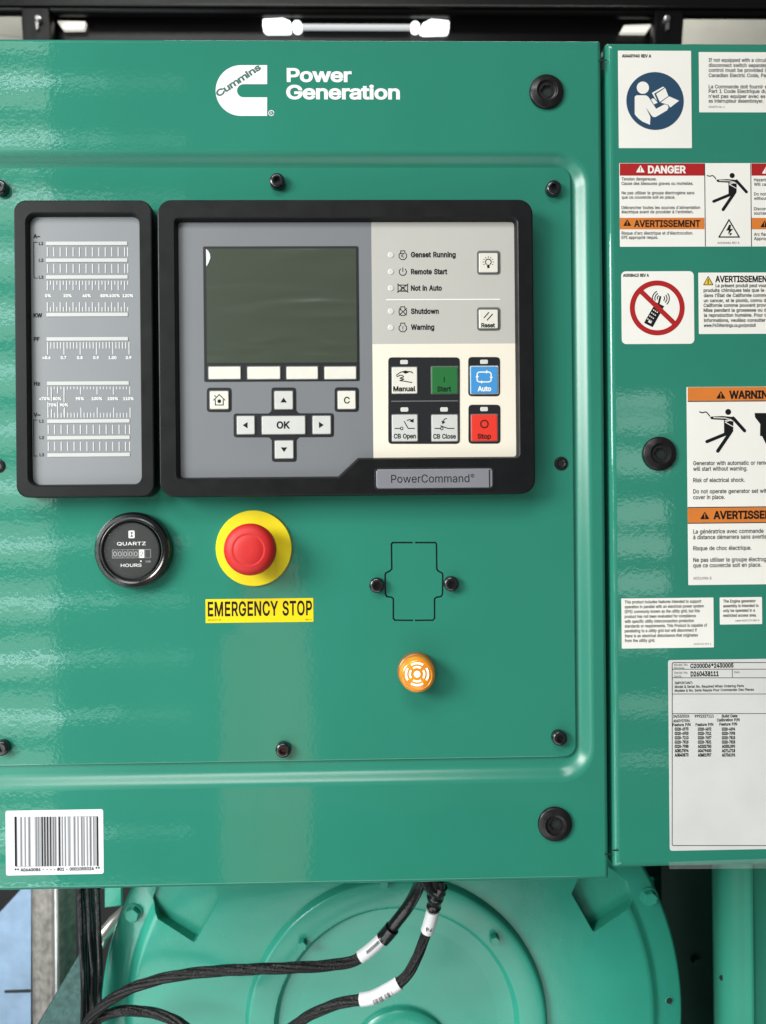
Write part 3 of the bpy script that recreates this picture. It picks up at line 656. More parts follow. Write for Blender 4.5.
# ------------------------------------------------------------------ labels on the side panel
def lines(mb, L, x, y0, dy, cap, h, m='soft_print', wf=0.98, bold=0.0, maxw=None):
    for i, s in enumerate(L):
        if s: 
            w = None
            T(mb, s[0] if isinstance(s, tuple) else s, x, y0+dy*i, cap, h, m, x1=(s[1] if isinstance(s, tuple) else None), wf=wf, bold=bold)
def tri_sign(mb, cx, yb, w, hh, mt='dark_print', mx='label_orange', exm=None):
    mb.sheet(roundp(ccw(ppoly([(cx, yb-w*0.9), (cx+w*.55, yb), (cx-w*.55, yb)], hh)), 0.0004, 3), hh, mt)
    T(mb, '!', cx, yb-w*0.13, w*0.5, hh+3e-5, exm or mx, anchor='c', bold=0.02)
lo, h = label_obj('safety_label', 'tall white label with a blue disc of a person reading a book', (618.4, 50.8, 691.4, 148.2))
mb = MB(); A = m_(618, 60, 9.575)
mb.sheet(circ(P(655.1, 101, h), 29.2*SC(h), 56), h, 'label_blue'); mb.build('blue_disc', lo)
mb = MB(); hh = h+6e-5; w_ = 'label_white'
mb.sheet(circ(P(*A([(238, 265)])[0], hh), 6.2*SC(h), 28), hh, w_)
mb.sheet(ppoly(A([(160, 352), (176, 338), (268, 338), (290, 352), (365, 467), (445, 425), (475, 430), (484, 455), (470, 482), (360, 546), (334, 545), (316, 525), (268, 455), (310, 545), (306, 620), (235, 590), (195, 560), (160, 520)]), hh), hh, w_)
for L in ([(325, 315), (430, 255), (446, 263), (346, 322), (375, 388), (356, 372)], [(365, 325), (452, 268), (482, 345), (400, 402)], [(408, 407), (490, 348), (585, 390), (500, 455), (482, 428), (445, 418)], [(316, 378), (334, 366), (350, 374), (380, 408), (345, 425)]): mb.sheet(ppoly(A(L), hh), hh, w_)
mb.build('reader_pictogram', lo)
mb = MB(); T(mb, 'A046F940 REV A', 621.9, 57.3, 2.9, h, 'dark_print', x1=651.8, bold=0.04); mb.build('lettering', lo)

lo, h = label_obj('safety_label', 'white text-only label about the circuit breaker switch, at the top right corner', (699, 52.3, 812, 112.5))
mb = MB(); X0 = 708.7
for s, x1, y in (('If not equipped with a circuit breaker', 786, 61.7), ('disconnect switch separate provision', 789, 66.9), ('control must be provided in accordance', 797, 71.8), ('Canadian Electric Code, Part 1.', 776, 77.0), ('La Commande doit fournir en accord', 787, 88.3), ('Part 1 Code Electrique du Canada', 787, 92.9), ("n'est pas equiper avec es disjoncteur", 793, 97.9), ('es interrupteur desembrayer.', 764.5, 102.6)): T(mb, s, X0, y, 3.5, h, 'soft_print', x1=x1, bold=0.018)
T(mb, 'A034B796 Rev. A', X0, 107.9, 2.1, h, 'dark_print', x1=725); mb.build('lettering', lo)

def shock_man(mb, ox, oy, k, hh, bg):
    def Z(L): return [(ox+x*k, oy+y*k) for x, y in L]
    mb.sheet(circ(P(*Z([(0, 0)])[0], hh), 30*k*SC(hh), 24), hh, 'dark_print')
    pst(mb, Z(bowed([(-293, -2), (-260, 8), (-222, 2), (-185, 45)])), 11*k, hh, 'dark_print')
    mb.sheet(ppoly(Z([(-178, 48), (-60, 42), (60, 52), (62, 90), (-40, 82), (-168, 74), (-182, 62)]), hh), hh, 'dark_print')
    pst(mb, Z([(50, 62), (165, 190)]), 34*k, hh+1e-5, 'dark_print', cap=True); pst(mb, Z([(-15, 218), (-215, 300)]), 33*k, hh+2e-5, 'dark_print', cap=True); pst(mb, Z([(20, 210), (-105, 395)]), 36*k, hh+3e-5, 'dark_print', cap=True)
    mb.sheet(ppoly(Z([(-44, 70), (52, 70), (50, 195), (20, 240), (-42, 215)]), hh), hh+4e-5, 'dark_print')
    pst(mb, Z([(-150, 58), (-30, 62), (30, 78), (-30, 105), (52, 150)]), 8*k, hh+6e-5, bg)
    pst(mb, Z([(-35, 90), (-5, 82), (48, 90)]), 9*k, hh+7e-5, bg)
lo, h = label_obj('safety_label', 'wide white label with red DANGER bar, orange bar and falling figure struck by current', (619.6, 163.2, 850, 246.6))
mb = MB(); e = h
for a, c in ((619.8, 704.4), (751.5, 849.8)):
    q = MB(); q.sheet(prr(a, 163.4, c, 175.6, e, 0.1), e, 'label_red'); q.build('red_bar', lo); q = MB(); q.sheet(prr(a, 217.8, c, 229.2, e, 0.1), e, 'label_orange'); q.build('orange_bar', lo)
for xa_ in (704.6, 750.7): q = MB(); q.sheet(prr(xa_, 163.4, xa_+0.8, 246.4, e, 0.1), e, 'soft_print'); q.build('divider_line', lo)
mb = MB(); e = h+6e-5
tri_sign(mb, 640.4, 172.4, 8.2, e, 'label_white', exm='label_red'); T(mb, 'DANGER', 648.0, 172.9, 6.9, e, 'label_white', x1=686.6, bold=0.035)
for s, x1, y in (('Tension dangereuse.', 657, 180.4), ('Cause des blessures graves ou mortelles.', 694.4, 184.9), ('Ne pas utiliser le groupe électrogène sans', 695.6, 194.3), ('que ce couvercle soit en place.', 676, 198.7), ("Débrancher toutes les sources d'alimentation", 701.4, 209.0), ("électrique avant de procéder à l'entretien.", 694.4, 213.3), ("Risque d'arc électrique et d'électrocution.", 694.2, 234.6), ('EPI approprié requis.', 658.6, 238.9)): T(mb, s, 621.6, y, 3.0, e, 'soft_print', x1=x1, bold=0.012)
tri_sign(mb, 627.2, 225.9, 7.6, e, 'dark_print'); T(mb, 'AVERTISSEMENT', 634.0, 226.7, 6.3, e, 'dark_print', x1=701.4, bold=0.03)
tri_sign(mb, 766.2, 173.6, 8.0, e, 'label_white', exm='label_red'); T(mb, 'DANGER', 773.0, 173.7, 6.9, e, 'label_white', x1=812, bold=0.02)
for s, x1, y in (('Hazardous voltage.', 789, 181.2), ('Will cause severe injury or death.', 815, 185.7), ('Do not operate generator set', 808, 195.4), ('without this cover in place.', 802, 199.8), ('Disconnect all electrical power', 813, 210.2), ('sources before servicing.', 796, 214.6), ('Arc flash and shock hazard.', 803, 235.7), ('Appropriate PPE required.', 804, 240.0)): T(mb, s, 754, y, 3.0, e, 'soft_print', x1=x1, bold=0.012)
tri_sign(mb, 764.5, 227.2, 7.6, e, 'dark_print'); T(mb, 'WARNING', 772, 227.4, 6.3, e, 'dark_print', x1=812, bold=0.012)
T(mb, 'A034H486 REV A', 717.5, 243.8, 2.0, e, 'soft_print', x1=739.8); mb.build('lettering', lo)
mb = MB(); shock_man(mb, 732.15, 175.5, 1/11.6, e, 'label_white')
pst(mb, [(729, 219.8), (739.2, 237.0), (719.0, 237.0)], 1.2, e, 'dark_print', closed=True)
mb.sheet(ppoly([(729.2, 224.6), (726.2, 230.6), (729.0, 230.4), (727.9, 234.4), (733.0, 229.0), (730.2, 228.9), (731.2, 224.9)], e), e, 'dark_print'); mb.sheet(ppoly([(729.6, 232.8), (732.4, 233.4), (729.6, 235.8)], e), e, 'dark_print')
mb.build('shock_pictogram', lo)

lo, h = label_obj('safety_label', 'white rounded square label with red crossed circle over a mobile phone', (621.5, 271.3, 694.0, 344.0), r=4.5)
B = m_(600, 255, 4.614)
mb = MB(); pst(mb, B(arc((264, 244), 115, 0, 360, 60)[:-1]), 23.5/4.614, h+6e-5, 'label_red', closed=True); pst(mb, B([(184, 163), (349, 321)]), 22.5/4.614, h+9e-5, 'label_red'); mb.build('prohibition_ring', lo)
mb = MB(); mb.sheet(ppoly(B([(258, 218), (296, 236), (243, 333), (203, 313)]), h), h, 'dark_print'); pst(mb, B([(270, 228), (279, 190)]), 9/4.614, h+2e-5, 'dark_print')
for i in range(3):
    for j in range(4): mb.sheet(circ(P(*B([(252-9*j+9*i*0.9-4, 256+9*j*1.7*0.9+5*i-2)])[0], h+3e-5), 0.7*SC(h), 8), h+3e-5, 'label_white')
mb.sheet(ppoly(B([(226, 300), (240, 307), (235, 316), (221, 309)]), h+3e-5), h+3e-5, 'label_white')
for r_ in (14, 25, 36): pst(mb, B(arc((278, 200), r_, 115, 205, 8)), 1.0, h, 'dark_print'); pst(mb, B(arc((284, 200), r_, -50, 40, 8)), 1.0, h+1e-5, 'dark_print')
mb.build('phone_pictogram', lo)
mb = MB(); T(mb, 'A050B413 REV A', 623.0, 276.7, 2.8, h, 'dark_print', x1=649.4, bold=0.04); mb.build('lettering', lo)

lo, h = label_obj('safety_label', 'white French text label with a small yellow warning triangle beside the crossed-out phone', (698.6, 272.5, 830, 333.8))
mb = MB(); mb.sheet(roundp(ccw(ppoly([(708.2, 275.6), (713.6, 285.2), (703.0, 285.2)], h)), 0.0005, 3), h, 'dark_print'); mb.sheet(roundp(ccw(ppoly([(708.2, 277.0), (712.4, 284.5), (704.1, 284.5)], h+3e-5)), 0.0003, 3), h+3e-5, 'sign_yellow'); T(mb, '!', 708.2, 283.8, 4.6, h+6e-5, 'dark_print', anchor='c', bold=0.02)
mb.build('warning_triangle', lo)
mb = MB(); T(mb, 'AVERTISSEMENT', 715.2, 282.0, 5.9, h, 'dark_print', x1=772.5, bold=0.032)
for s, x0, x1, y in (('Le présent produit peut vous exposer à des', 715.6, 795, 287.2), ('produits chimiques tels que le charbon noir', 703.6, 793, 291.9), ("dans l'État de Californie comme pouvant causer", 703.8, 802, 297.0), ("un cancer, et le plomb, connu dans l'état de", 703.8, 792, 302.1), ('Californie comme pouvant provoquer de cancer', 703.6, 800, 306.9), ('Mise pendant la grossesse ou d\'autres anomalies', 703.6, 803, 311.8), ('la reproduction humaine. Pour de plus amples', 704.0, 796, 316.8), ('informations, veuillez consulter la page Web', 703.9, 794, 321.9), ('www.P65Warnings.ca.gov/produit', 703.8, 757, 327.0)): T(mb, s, x0, y, 3.2, h, 'dark_print', x1=x1, bold=0.022)
mb.build('lettering', lo)

lo, h = label_obj('safety_label', 'large white label with orange WARNING and AVERTISSEMENT bars near the black bolt', (687.4, 386.6, 850, 584.2))
for yb_, sgn in ((386.8, 0), (507.3, 1)): q = MB(); q.sheet(prr(687.7, yb_, 849.7, (400.4, 522.0)[sgn], h, 0.1), h, 'label_orange'); q.build('orange_bar', lo)
for yl in (400.5, 506.3, 522.1): q = MB(); q.sheet(prr(687.7, yl, 849.7, yl+0.9, h, 0.1), h, 'soft_print'); q.build('divider_line', lo)
mb = MB(); e = h+6e-5
fr_ = MB(); tri_sign(mb, 720.9, 398.6, 8.6, e); T(mb, 'WARNING', 729.2, 398.4, 7.4, e, 'dark_print', x1=776, bold=0.035); tri_sign(fr_, 704.8, 519.2, 8.6, e); T(fr_, 'AVERTISSEMENT', 713.4, 518.8, 7.4, e, 'dark_print', x1=793, bold=0.035)
for s, x1, y in (('Generator with automatic or remote start', 785.5, 465.2), ('will start without warning.', 748.4, 470.8), ('Risk of electrical shock.', 745.6, 482.2), ('Do not operate generator set without', 778, 493.4), ('cover in place.', 725.3, 499.2), ('La génératrice avec commande', 765, 533.5), ('à distance démarrera sans avertissement.', 785, 539.2), ('Risque de choc électrique.', 752.5, 550.3), ('Ne pas utiliser le groupe électrogène', 776, 561.9), ('que ce couvercle soit en place.', 762.6, 567.4)): T(mb if y < 510 else fr_, s, 693.2, y, 4.0, e, 'soft_print', x1=x1, bold=0.014)
T(fr_, 'A032J986 B', 693.4, 579.6, 2.6, e, 'dark_print', x1=711.8); mb.build('lettering', lo); fr_.build('lettering', lo)
mb = MB(); shock_man(mb, 728.2, 411.9, 1/10.1, e, 'label_white')
mb.sheet(ppoly([(754.6, 413.0), (790, 413.0), (790, 444), (766, 444), (762, 436), (760, 436), (760.2, 424), (755.0, 417.2)], e), e, 'dark_print'); mb.build('shock_pictogram', lo)

lo, h = label_obj('information_label', 'small white label of nine text lines under the large orange barred label', (621.6, 598.0, 713.6, 648.0))
mb = MB()
for s, x1, y in (('This product includes features intended to support', 702.5, 603.5), ('operation in parallel with an electrical power system', 705, 608.3), ('(EPS) commonly known as the utility grid, but this', 701, 613.1), ('product has not been evaluated for compliance', 697, 618.0), ('with specific utility interconnection protection', 695, 622.9), ('standards or requirements. This Product is capable of', 708.5, 627.6), ('paralleling to a utility grid but will disconnect if', 698, 632.4), ('there is an electrical disturbance that originates', 699, 637.4), ('from the utility grid.', 655.5, 642.1)): T(mb, s, 624.7, y, 2.9, h, 'dark_print', x1=x1, bold=0.018)
T(mb, 'A063X154 REV A', 694, 644.9, 1.8, h, 'dark_print', x1=711.4); mb.build('lettering', lo)
lo, h = label_obj('information_label', 'smallest white label of four text lines beside the nine line label', (719.8, 597.2, 762.0, 624.3))
mb = MB()
for s, x1, y in (('The Engine generator', 756.4, 602.6), ('assembly is intended to', 759.3, 607.3), ('only be operated in a', 755.5, 612.0), ('restricted access area.', 757.2, 616.9)): T(mb, s, 723.2, y, 2.8, h, 'dark_print', x1=x1, bold=0.022)
T(mb, 'Label A063T174 REV A', 735.5, 621.5, 1.8, h, 'dark_print', x1=760, bold=0.01); mb.build('lettering', lo)

# rating plate
lo, h = label_obj('rating_plate', 'big off-white data plate with black border and three columns of part numbers', (668.9, 658.8, 860, 849.0), 'plate_sheet', r=2.5, cat='data plate')
C_ = m_(650, 650, 4.876)
mb = MB(); X = 671.9
pst(mb, roundp([(860, 662.6), (672.2, 662.6), (672.2, 845.6), (860, 845.6)][::-1], 1.5, 3), 0.7, h, 'soft_print')
for y in (669.2, 677.8, 694.0, 713.6): pst(mb, [(672, y), (860, y)], 0.6, h+1e-5, 'soft_print')
pst(mb, [(732.3, 669.6), (732.3, 677.6)], 0.6, h, 'soft_print'); mb.build('ruled_lines', lo)
mb = MB(); e = h
T(mb, 'Model No.', 674.2, 666.0, 2.3, e, 'soft_print', x1=688.5); T(mb, 'Modele', 674.2, 669.0, 1.9, e, 'soft_print', x1=684.5); T(mb, 'C2000D6*2430005', 690.3, 667.9, 4.0, e, 'dark_print', x1=734.3, bold=0.035)
T(mb, 'Serial No.', 674.3, 673.9, 2.3, e, 'soft_print', x1=688.5); T(mb, 'Serie', 674.3, 677.3, 1.9, e, 'soft_print', x1=681.5); T(mb, 'D260438111', 690.6, 676.3, 4.6, e, 'dark_print', x1=719.2, bold=0.035); T(mb, 'Date:', 734.2, 673.2, 2.1, e, 'soft_print', x1=740)
for s, x1, y in (('IMPORTANT:', 693, 684.2), ('Model & Serial No. Required When Ordering Parts', 745.2, 688.0), ('Modele & No. Serie Requis Pour Commander Des Pieces', 755.4, 691.8)): T(mb, s, 674.7, y, 2.4, e, 'dark_print', x1=x1, bold=0.022)
mb.build('heading_lettering', lo)
mb = MB()
c1 = ['0328-6970', '0328-6900', '0328-7213', '0328-7818', '0328-7988', 'A0B17594', 'A0B40873']; c2_ = ['0328-6692', '0328-7011', '0328-7497', '0328-7831', 'A0282780', 'A0479600', 'A0M01957']; c3 = ['0328-6694', '0328-7098', '0328-7818', '0328-7828', 'A035L090', 'A071J718', 'A0706196']
for s, x0, x1, y in (('24/10/2026', 673.2, 689.6, 717.6), ('9992227111', 694.6, 714.2, 717.6), ('Build Date', 721.8, 737.8, 717.4), ('A065Y07596', 673.2, 690, 722.3), ('Calibration P/N', 716.8, 740.0, 721.4), ('Feature P/N', 672.6, 690.8, 726.2), ('Feature P/N', 695.6, 713.6, 726.0), ('Feature P/N', 719.3, 737.5, 725.6)): T(mb, s, x0, y, 2.7, e, 'dark_print', x1=x1, bold=0.03)
for x0, x1, cc_ in ((674.6, 688.8, c1), (697.8, 711.6, c2_), (721.8, 735.4, c3)):
    for i, s in enumerate(cc_): T(mb, s, x0, 730.6+i*4.32, 2.9, e, 'dark_print', x1=x1, bold=0.045)
mb.build('part_number_lettering', lo)

# barcode label
lo, h = label_obj('barcode_label', 'white barcode label with rounded corners near the lower left of the green front', (5.8, 809.9, 103.6, 874.6), 'label_cool', r=2.2)
mb = MB(); mb.sheet(prr(14.2, 816.6, 98.8, 866.3, h, 0.2), h, 'bar_tint') if 'bar_tint' in MATS else None
mat('bar_tint', (0.34, 0.34, 0.36), 0.4); mat('bar_grey', (0.12, 0.12, 0.14), 0.4)
mb.sheet(prr(15.4, 816.6, 98.2, 866.3, h, 0.2), h, 'bar_tint')
x = 15.0; e = h+3e-5
dark = [(14.6, 16.8), (41.6, 43.0), (44.2, 45.6), (47.0, 48.4), (50.0, 51.3), (58.8, 60.3), (96.8, 98.4)]
mid = [(21, 21.7), (28.9, 29.9), (36, 36.8), (38.3, 39), (53, 54), (55, 56), (62, 62.6), (65, 65.6), (74.2, 75), (81.4, 82.2), (84, 84.5), (90.0, 91.2), (25, 25.5), (87, 87.4), (69, 69.5), (78, 78.4), (93.5, 94)]
light = [(17.6, 19.8), (22.6, 24.2), (31, 34.6), (57, 58), (61, 61.6), (63.4, 64.4), (66.4, 67.6), (71, 73.4), (76, 77.2), (79.2, 80.8), (85, 86.4), (88.4, 89.4), (92, 93), (26.3, 27.8)]
for a, b in dark: mb.sheet(prr(a, 816.6, b, 866.3, e, 0.02, n=1), e, 'dark_print')
for a, b in mid: mb.sheet(prr(a, 816.6, b, 866.3, e, 0.02, n=1), e, 'bar_grey')
for a, b in light: mb.sheet(prr(a, 816.6, b, 866.3, e, 0.02, n=1), e, 'label_cool')
mb.build('bars', lo)
mb = MB(); T(mb, '** A064G086 - - - - #01 - 0001055024 **', 14.6, 871.6, 3.0, h, 'dark_print', x1=98.4, bold=0.035); mb.build('lettering', lo)

# clear film at the bottom of the side panel
mb = MB(); mb.slab(ppoly([(669, 862.2), (766, 859), (830, 857), (830, 865), (766, 868.4), (669.6, 869)], 0.0012), 0.0006, 0.0011, 'clear_film'); tag(mb.build('clear_film', None, W(P(720, 868), 0)), 'strip of crinkled clear film along the bottom edge under the data plate', 'film')

# ------------------------------------------------------------------ generator end housing below
HG = -0.17
gen = thing('generator_housing', 'large round green generator end housing with bolted rings below the cabinet', 'generator', W(P(394, 1024, HG), HG-0.05))
c = P(394, 1020, HG); g = SC(HG)
mb = MB()
mb.lathe(c, [(293*g, HG-0.16), (295*g, HG-0.013), (293*g, HG-0.008), (291*g, HG-0.0065), (270*g, HG-0.006), (267*g, HG-0.005), (263*g, HG-0.0005), (260.5*g, HG+0.001), (257*g, HG+0.0015), (200*g, HG+0.004), (152*g, HG+0.004)], 'machine_paint', 160)
hs = mb.build('end_shield', gen)
def cut(obj, pts, h0, h1):
    q = MB(); q.loft([(ccw(pts), h0), (ccw(pts), h1)], 'machine_paint', True, True); k = q.build('cutter')
    md = obj.modifiers.new('b', 'BOOLEAN'); md.object = k; md.operation = 'DIFFERENCE'; md.solver = 'EXACT'
    dg = bpy.context.evaluated_depsgraph_get(); dg.update(); me = bpy.data.meshes.new_from_object(obj.evaluated_get(dg))
    obj.modifiers.clear(); obj.data = me; bpy.data.objects.remove(k)
    me.polygons.foreach_set('use_smooth', [True]*len(me.polygons)); me.set_sharp_from_angle(angle=math.radians(35))
cut(hs, roundp(ccw(ppoly([(151, 901), (158, 918), (195.5, 941), (219.5, 899), (212, 870), (165, 862)], HG)), 0.003, 3), HG-0.010, HG+0.03)
cut(hs, roundp(ccw(ppoly([(570.5, 892), (592.5, 931), (634, 904), (630, 885), (600, 860), (585, 862)], HG)), 0.003, 3), HG-0.012, HG+0.03)
# centre ring and bowl
c2g = P(397, 1029, HG+0.01)
mb = MB(); mb.lathe(c2g, [(151*g, HG+0.003), (150*g, HG+0.006), (148*g, HG+0.0112), (146.5*g, HG+0.0125), (144*g, HG+0.0128), (125*g, HG+0.013), (121.5*g, HG+0.0122), (119*g, HG+0.008), (117*g, HG+0.006), (100*g, HG+0.004), (80*g, HG+0.0035)], 'machine_paint', 128)
mb.build('bearing_cover', gen)
mb = MB(); cb = P(402, 1064, HG+0.012); mb.lathe(cb, [(52*g, HG+0.0035), (51*g, HG+0.009), (48*g, HG+0.012), (44*g, HG+0.013), (30*g, HG+0.0135)], 'machine_paint', 72); mb.build('centre_cap', gen)
def hexbolt(pxx, pyy, hb, r, parent, washer=True):
    c = P(pxx, pyy, hb+0.004); q = MB()
    if washer: q.lathe(c, [(r*1.25*g, hb), (r*1.22*g, hb+0.0015)], 'machine_paint', 24)
    q.loft([(circ(c, r*g, 6, 0.3), hb+0.001), (circ(c, r*g, 6, 0.3), hb+0.006), (circ(c, r*0.86*g, 6, 0.3), hb+0.0075)], 'machine_paint'); q.build('hex_bolt', parent, W(c, hb))
hexbolt(132.5, 914.5, HG-0.0065, 7.5, gen); hexbolt(650, 898, HG-0.0065, 7.5, gen)
for a in ((302.5, 945), (494.5, 940), (384, 883)): hexbolt(*a, HG+0.013, 5.0, gen, False)
mb = MB(); cch = P(669.5, 1001, HG-0.005); mb.lathe(cch, [(4.2*g, HG-0.0055), (3.4*g, HG-0.0052)], 'machine_paint', 20, cap=False); mb.lathe(cch, [(3.3*g, HG-0.0053)]*2, 'groove_dark', 20); mb.build('tapped_hole', gen)
for a in ([(104.5, 884), (121.5, 884), (121.5, 906), (104.5, 908)], [(630, 880), (674, 878), (675, 887), (672, 892), (640, 893)]):
    mb = MB(); mb.slab(ppoly(a, HG-0.10), HG-0.105, HG-0.10, 'machine_paint', 0.001); mb.build('frame_lug', gen)

# ------------------------------------------------------------------ lower right: dark gap and green cover
mb = MB(); hq = -0.13
xs_ = [(712, -0.27), (714, -0.20), (717, -0.165), (721, -0.152), (727, -0.144), (735, -0.138), (743, -0.1345), (750, -0.132), (751.6, -0.130), (753.4, -0.130), (755, -0.1325), (775, -0.133), (800, -0.134), (860, -0.138)]
topz = P(740, 850, hq)[1]; botz = P(740, 1180, hq)[1]
a = [(P(x, 950, hh_)[0], hh_) for x, hh_ in xs_]
i0 = len(mb.v)
for x, hh_ in a: mb.v.append((x, -hh_, topz)); mb.v.append((x, -hh_, botz))
for i in range(len(a)-1): mb.face((i0+2*i, i0+2*i+1, i0+2*i+3, i0+2*i+2), 'cover_paint')
gc = mb.build('cover_panel', None, W(P(760, 1150, hq), hq), sharp=60); tag(gc, 'tall green folded cover panel in the bottom right corner', 'cover')
mb = MB(); mb.lathe(P(727, 984.5, -0.14), [(2.6*g, -0.1515), (2.4*g, -0.1500)], 'groove_dark', 16); mb.build('hole', gc)
mb = MB(); x0, z0, x1, z1 = prect(674, 868, 722, 1100, -0.24); mb.slab(rr(x0-0.01, z0, x1+0.02, z1+0.08, 0.001), -0.27, -0.24, 'gap_shade_green', 0.001) if 'gap_shade_green' in MATS else None
mat('gap_shade_green', (0.003, 0.022, 0.016), 0.4, var=(20, 0.2))  # shade of the gap is put into this near-black green
mb.slab(rr(x0-0.01, z0, x1+0.02, z1+0.08, 0.001), -0.30, -0.25, 'gap_shade_green', 0.001); tag(mb.build('base_post', None, W((x0, z0), -0.27)), 'upright with the shade put into its green, standing in the gap right of the round housing', 'post')
mb = MB(); mb.lathe(P(698.5, 965, -0.24), [(5*g, -0.25), (4.6*g, -0.243)], 'gap_shade_green', 6); tag(mb.build('hex_bolt', bpy.data.objects['base_post']))

# ------------------------------------------------------------------ lower left: zinc sheet, pipe, bracket
hz = -0.26
mb = MB(); mb.slab(ppoly([(-60, 977), (31, 878), (31.2, 877), (31, 1120), (-60, 1120)], hz), hz-0.003, hz, 'zinc', 0.0006)
zs = mb.build('zinc_sheet', None, W(P(0, 1100, hz), hz)); tag(zs, 'galvanised sheet, blue sky reflection put into its colour, with a short black slot, bottom left corner', 'sheet')
mb = MB(); mb.sheet(roundp(ccw(ppoly([(5, 990.2), (30, 989.3), (31.5, 991), (30, 992.6), (5, 993.2), (4, 991.7)], hz+0.0003)), 0.0004, 2), hz+0.0003, 'groove_dark'); mb.build('slot', zs)
mb = MB(); cx0 = P(31, 950, hz)[0]; cx1 = P(74, 950, hz)[0]; zt_ = P(50, 860, hz)[1]; zb_ = P(50, 1120, hz)[1]
prof = [(0.0, -0.002), (0.08, 0.004), (0.2, 0.002), (0.32, 0.006), (0.45, 0.003), (0.56, 0.004), (0.62, 0.012), (0.68, 0.014), (0.76, 0.013), (0.84, 0.004), (0.9, 0.0), (1.0, -0.006)]
i0 = len(mb.v)
for t, dh in prof: mb.v.append((cx0+(cx1-cx0)*t, -(hz+dh), zt_)); mb.v.append((cx0+(cx1-cx0)*t, -(hz+dh), zb_))
for i in range(len(prof)-1): mb.face((i0+2*i, i0+2*i+1, i0+2*i+3, i0+2*i+2), 'pipe_metal' if 0.55 < prof[i][0] < 0.75 else 'rail_metal')
tag(mb.build('folded_metal_rail', None, W(P(50, 1100, hz), hz), sharp=70), 'upright folded bare metal rail with a bright ridge behind the black cables', 'rail')
hb = -0.19
mb = MB(); mb.slab(ppoly([(34, 1030), (80.5, 952), (88, 950), (88, 1090), (-5, 1090)], hb), hb-0.004, hb, 'bracket_metal', 0.0012); tag(mb.build('metal_bracket', None, W(P(60, 1080, hb), hb)), 'green grey steel gusset plate with a slanted edge, bottom left', 'bracket')
mb = MB(); cc1 = P(105, 930, -0.21); cc2 = P(99, 940, -0.20)
mb.loft([(circ(cc2, 0.0090, 6, .2), -0.205), (circ(cc2, 0.0090, 6, .2), -0.196), (circ(cc2, 0.0075, 6, .2), -0.194)], 'bolt_metal'); mb.lathe(cc2, [(0.0045, -0.195), (0.0045, -0.183), (0.0035, -0.182)], 'black_oxide', 20)
mb.tube([Vector((cc2[0], 0.200, cc2[1])), Vector((cc2[0]+0.014, 0.205, cc2[1]+0.016)), Vector((cc2[0]+0.024, 0.215, cc2[1]+0.022))], 0.007, 'bolt_metal', 14)
tag(mb.build('pipe_fitting', None, W(cc2, -0.2)), 'small shiny metal fitting with hex nut between cables and round housing', 'fitting')

# ------------------------------------------------------------------ cables
def P3(px_, py_, h): q = P(px_, py_, h); return Vector((q[0], -h, q[1]))
def spline(pts, n=8):
    out = []
    for i in range(len(pts)-1):
        p0, p1, p2, p3 = pts[max(i-1, 0)], pts[i], pts[i+1], pts[min(i+2, len(pts)-1)]
        for k in range(n):
            t = k/n; out.append(0.5*((2*p1)+(p2-p0)*t+(2*p0-5*p1+4*p2-p3)*t*t+(3*p1-p0-3*p2+p3)*t**3))
    return out+[pts[-1]]
def wob(pts, a, seed):
    rnd = random.Random(seed); ph = [rnd.random()*6 for _ in range(6)]; out = []
    for i, p in enumerate(pts):
        out.append(p+Vector((math.sin(i*0.5+ph[0])*a, math.sin(i*.37+ph[1])*a, math.sin(i*0.43+ph[2])*a)))
    return out
def braided(mb, path, r, seed):
    """several strands twisted inside one sleeve: a lumpy braided harness"""
    N_ = len(path)
    mb.tube(path, r*0.80, 'braid', 12)
    nrm = Vector((0, -1, 0))
    for s in range(5):
        pts = []; nrm = Vector((0, -1, 0)); acc = 0
        for i in range(N_):
            t = (path[min(i+1, N_-1)]-path[max(i-1, 0)]).normalized(); nrm = (nrm-t*nrm.dot(t)).normalized(); bn = t.cross(nrm)
            if i: acc += (path[i]-path[i-1]).length
            a = 2*PI*s/5+acc*38+seed; pts.append(path[i]+(nrm*math.cos(a)+bn*math.sin(a))*r*0.52)
        mb.tube(pts, r*0.50, 'braid', 8)
cb1 = thing('wiring_cable', 'upper black braided cable leaving the cabinet and running far left, one white tag', 'cable', P3(408, 890, -0.09), 'braided cables under the cabinet')
p1 = spline([P3(*a) for a in ((424, 868, -0.05), (419, 886, -0.07), (409, 905, -0.08), (397, 921, -0.085), (384, 937, -0.09), (366, 953, -0.09), (350, 962, -0.09), (322, 966, -0.09), (285, 968, -0.09), (245, 969.5, -0.095), (205, 972, -0.10), (165, 978, -0.105), (130, 989, -0.11), (105, 1004, -0.115), (88, 1022, -0.12), (76, 1050, -0.13))], 10)
q = MB(); braided(q, p1, 0.0049, 0.3); q.build('sleeve', cb1)
q = MB(); q.tube(p1[0:36], 0.0055, 'sleeve', 14); q.build('tape_wrap', cb1)
q = MB(); q.tube([p + Vector((0, -0.001, 0)) for p in p1[34:42]], 0.0068, 'tape', 14); q.build('tape_band', cb1)
q = MB(); q.tube(p1[41:55], 0.0058, 'tag_grey' if 'tag_grey' in MATS else 'tag_white', 16); tg = q.build('cable_tag', cb1)
q = MB()
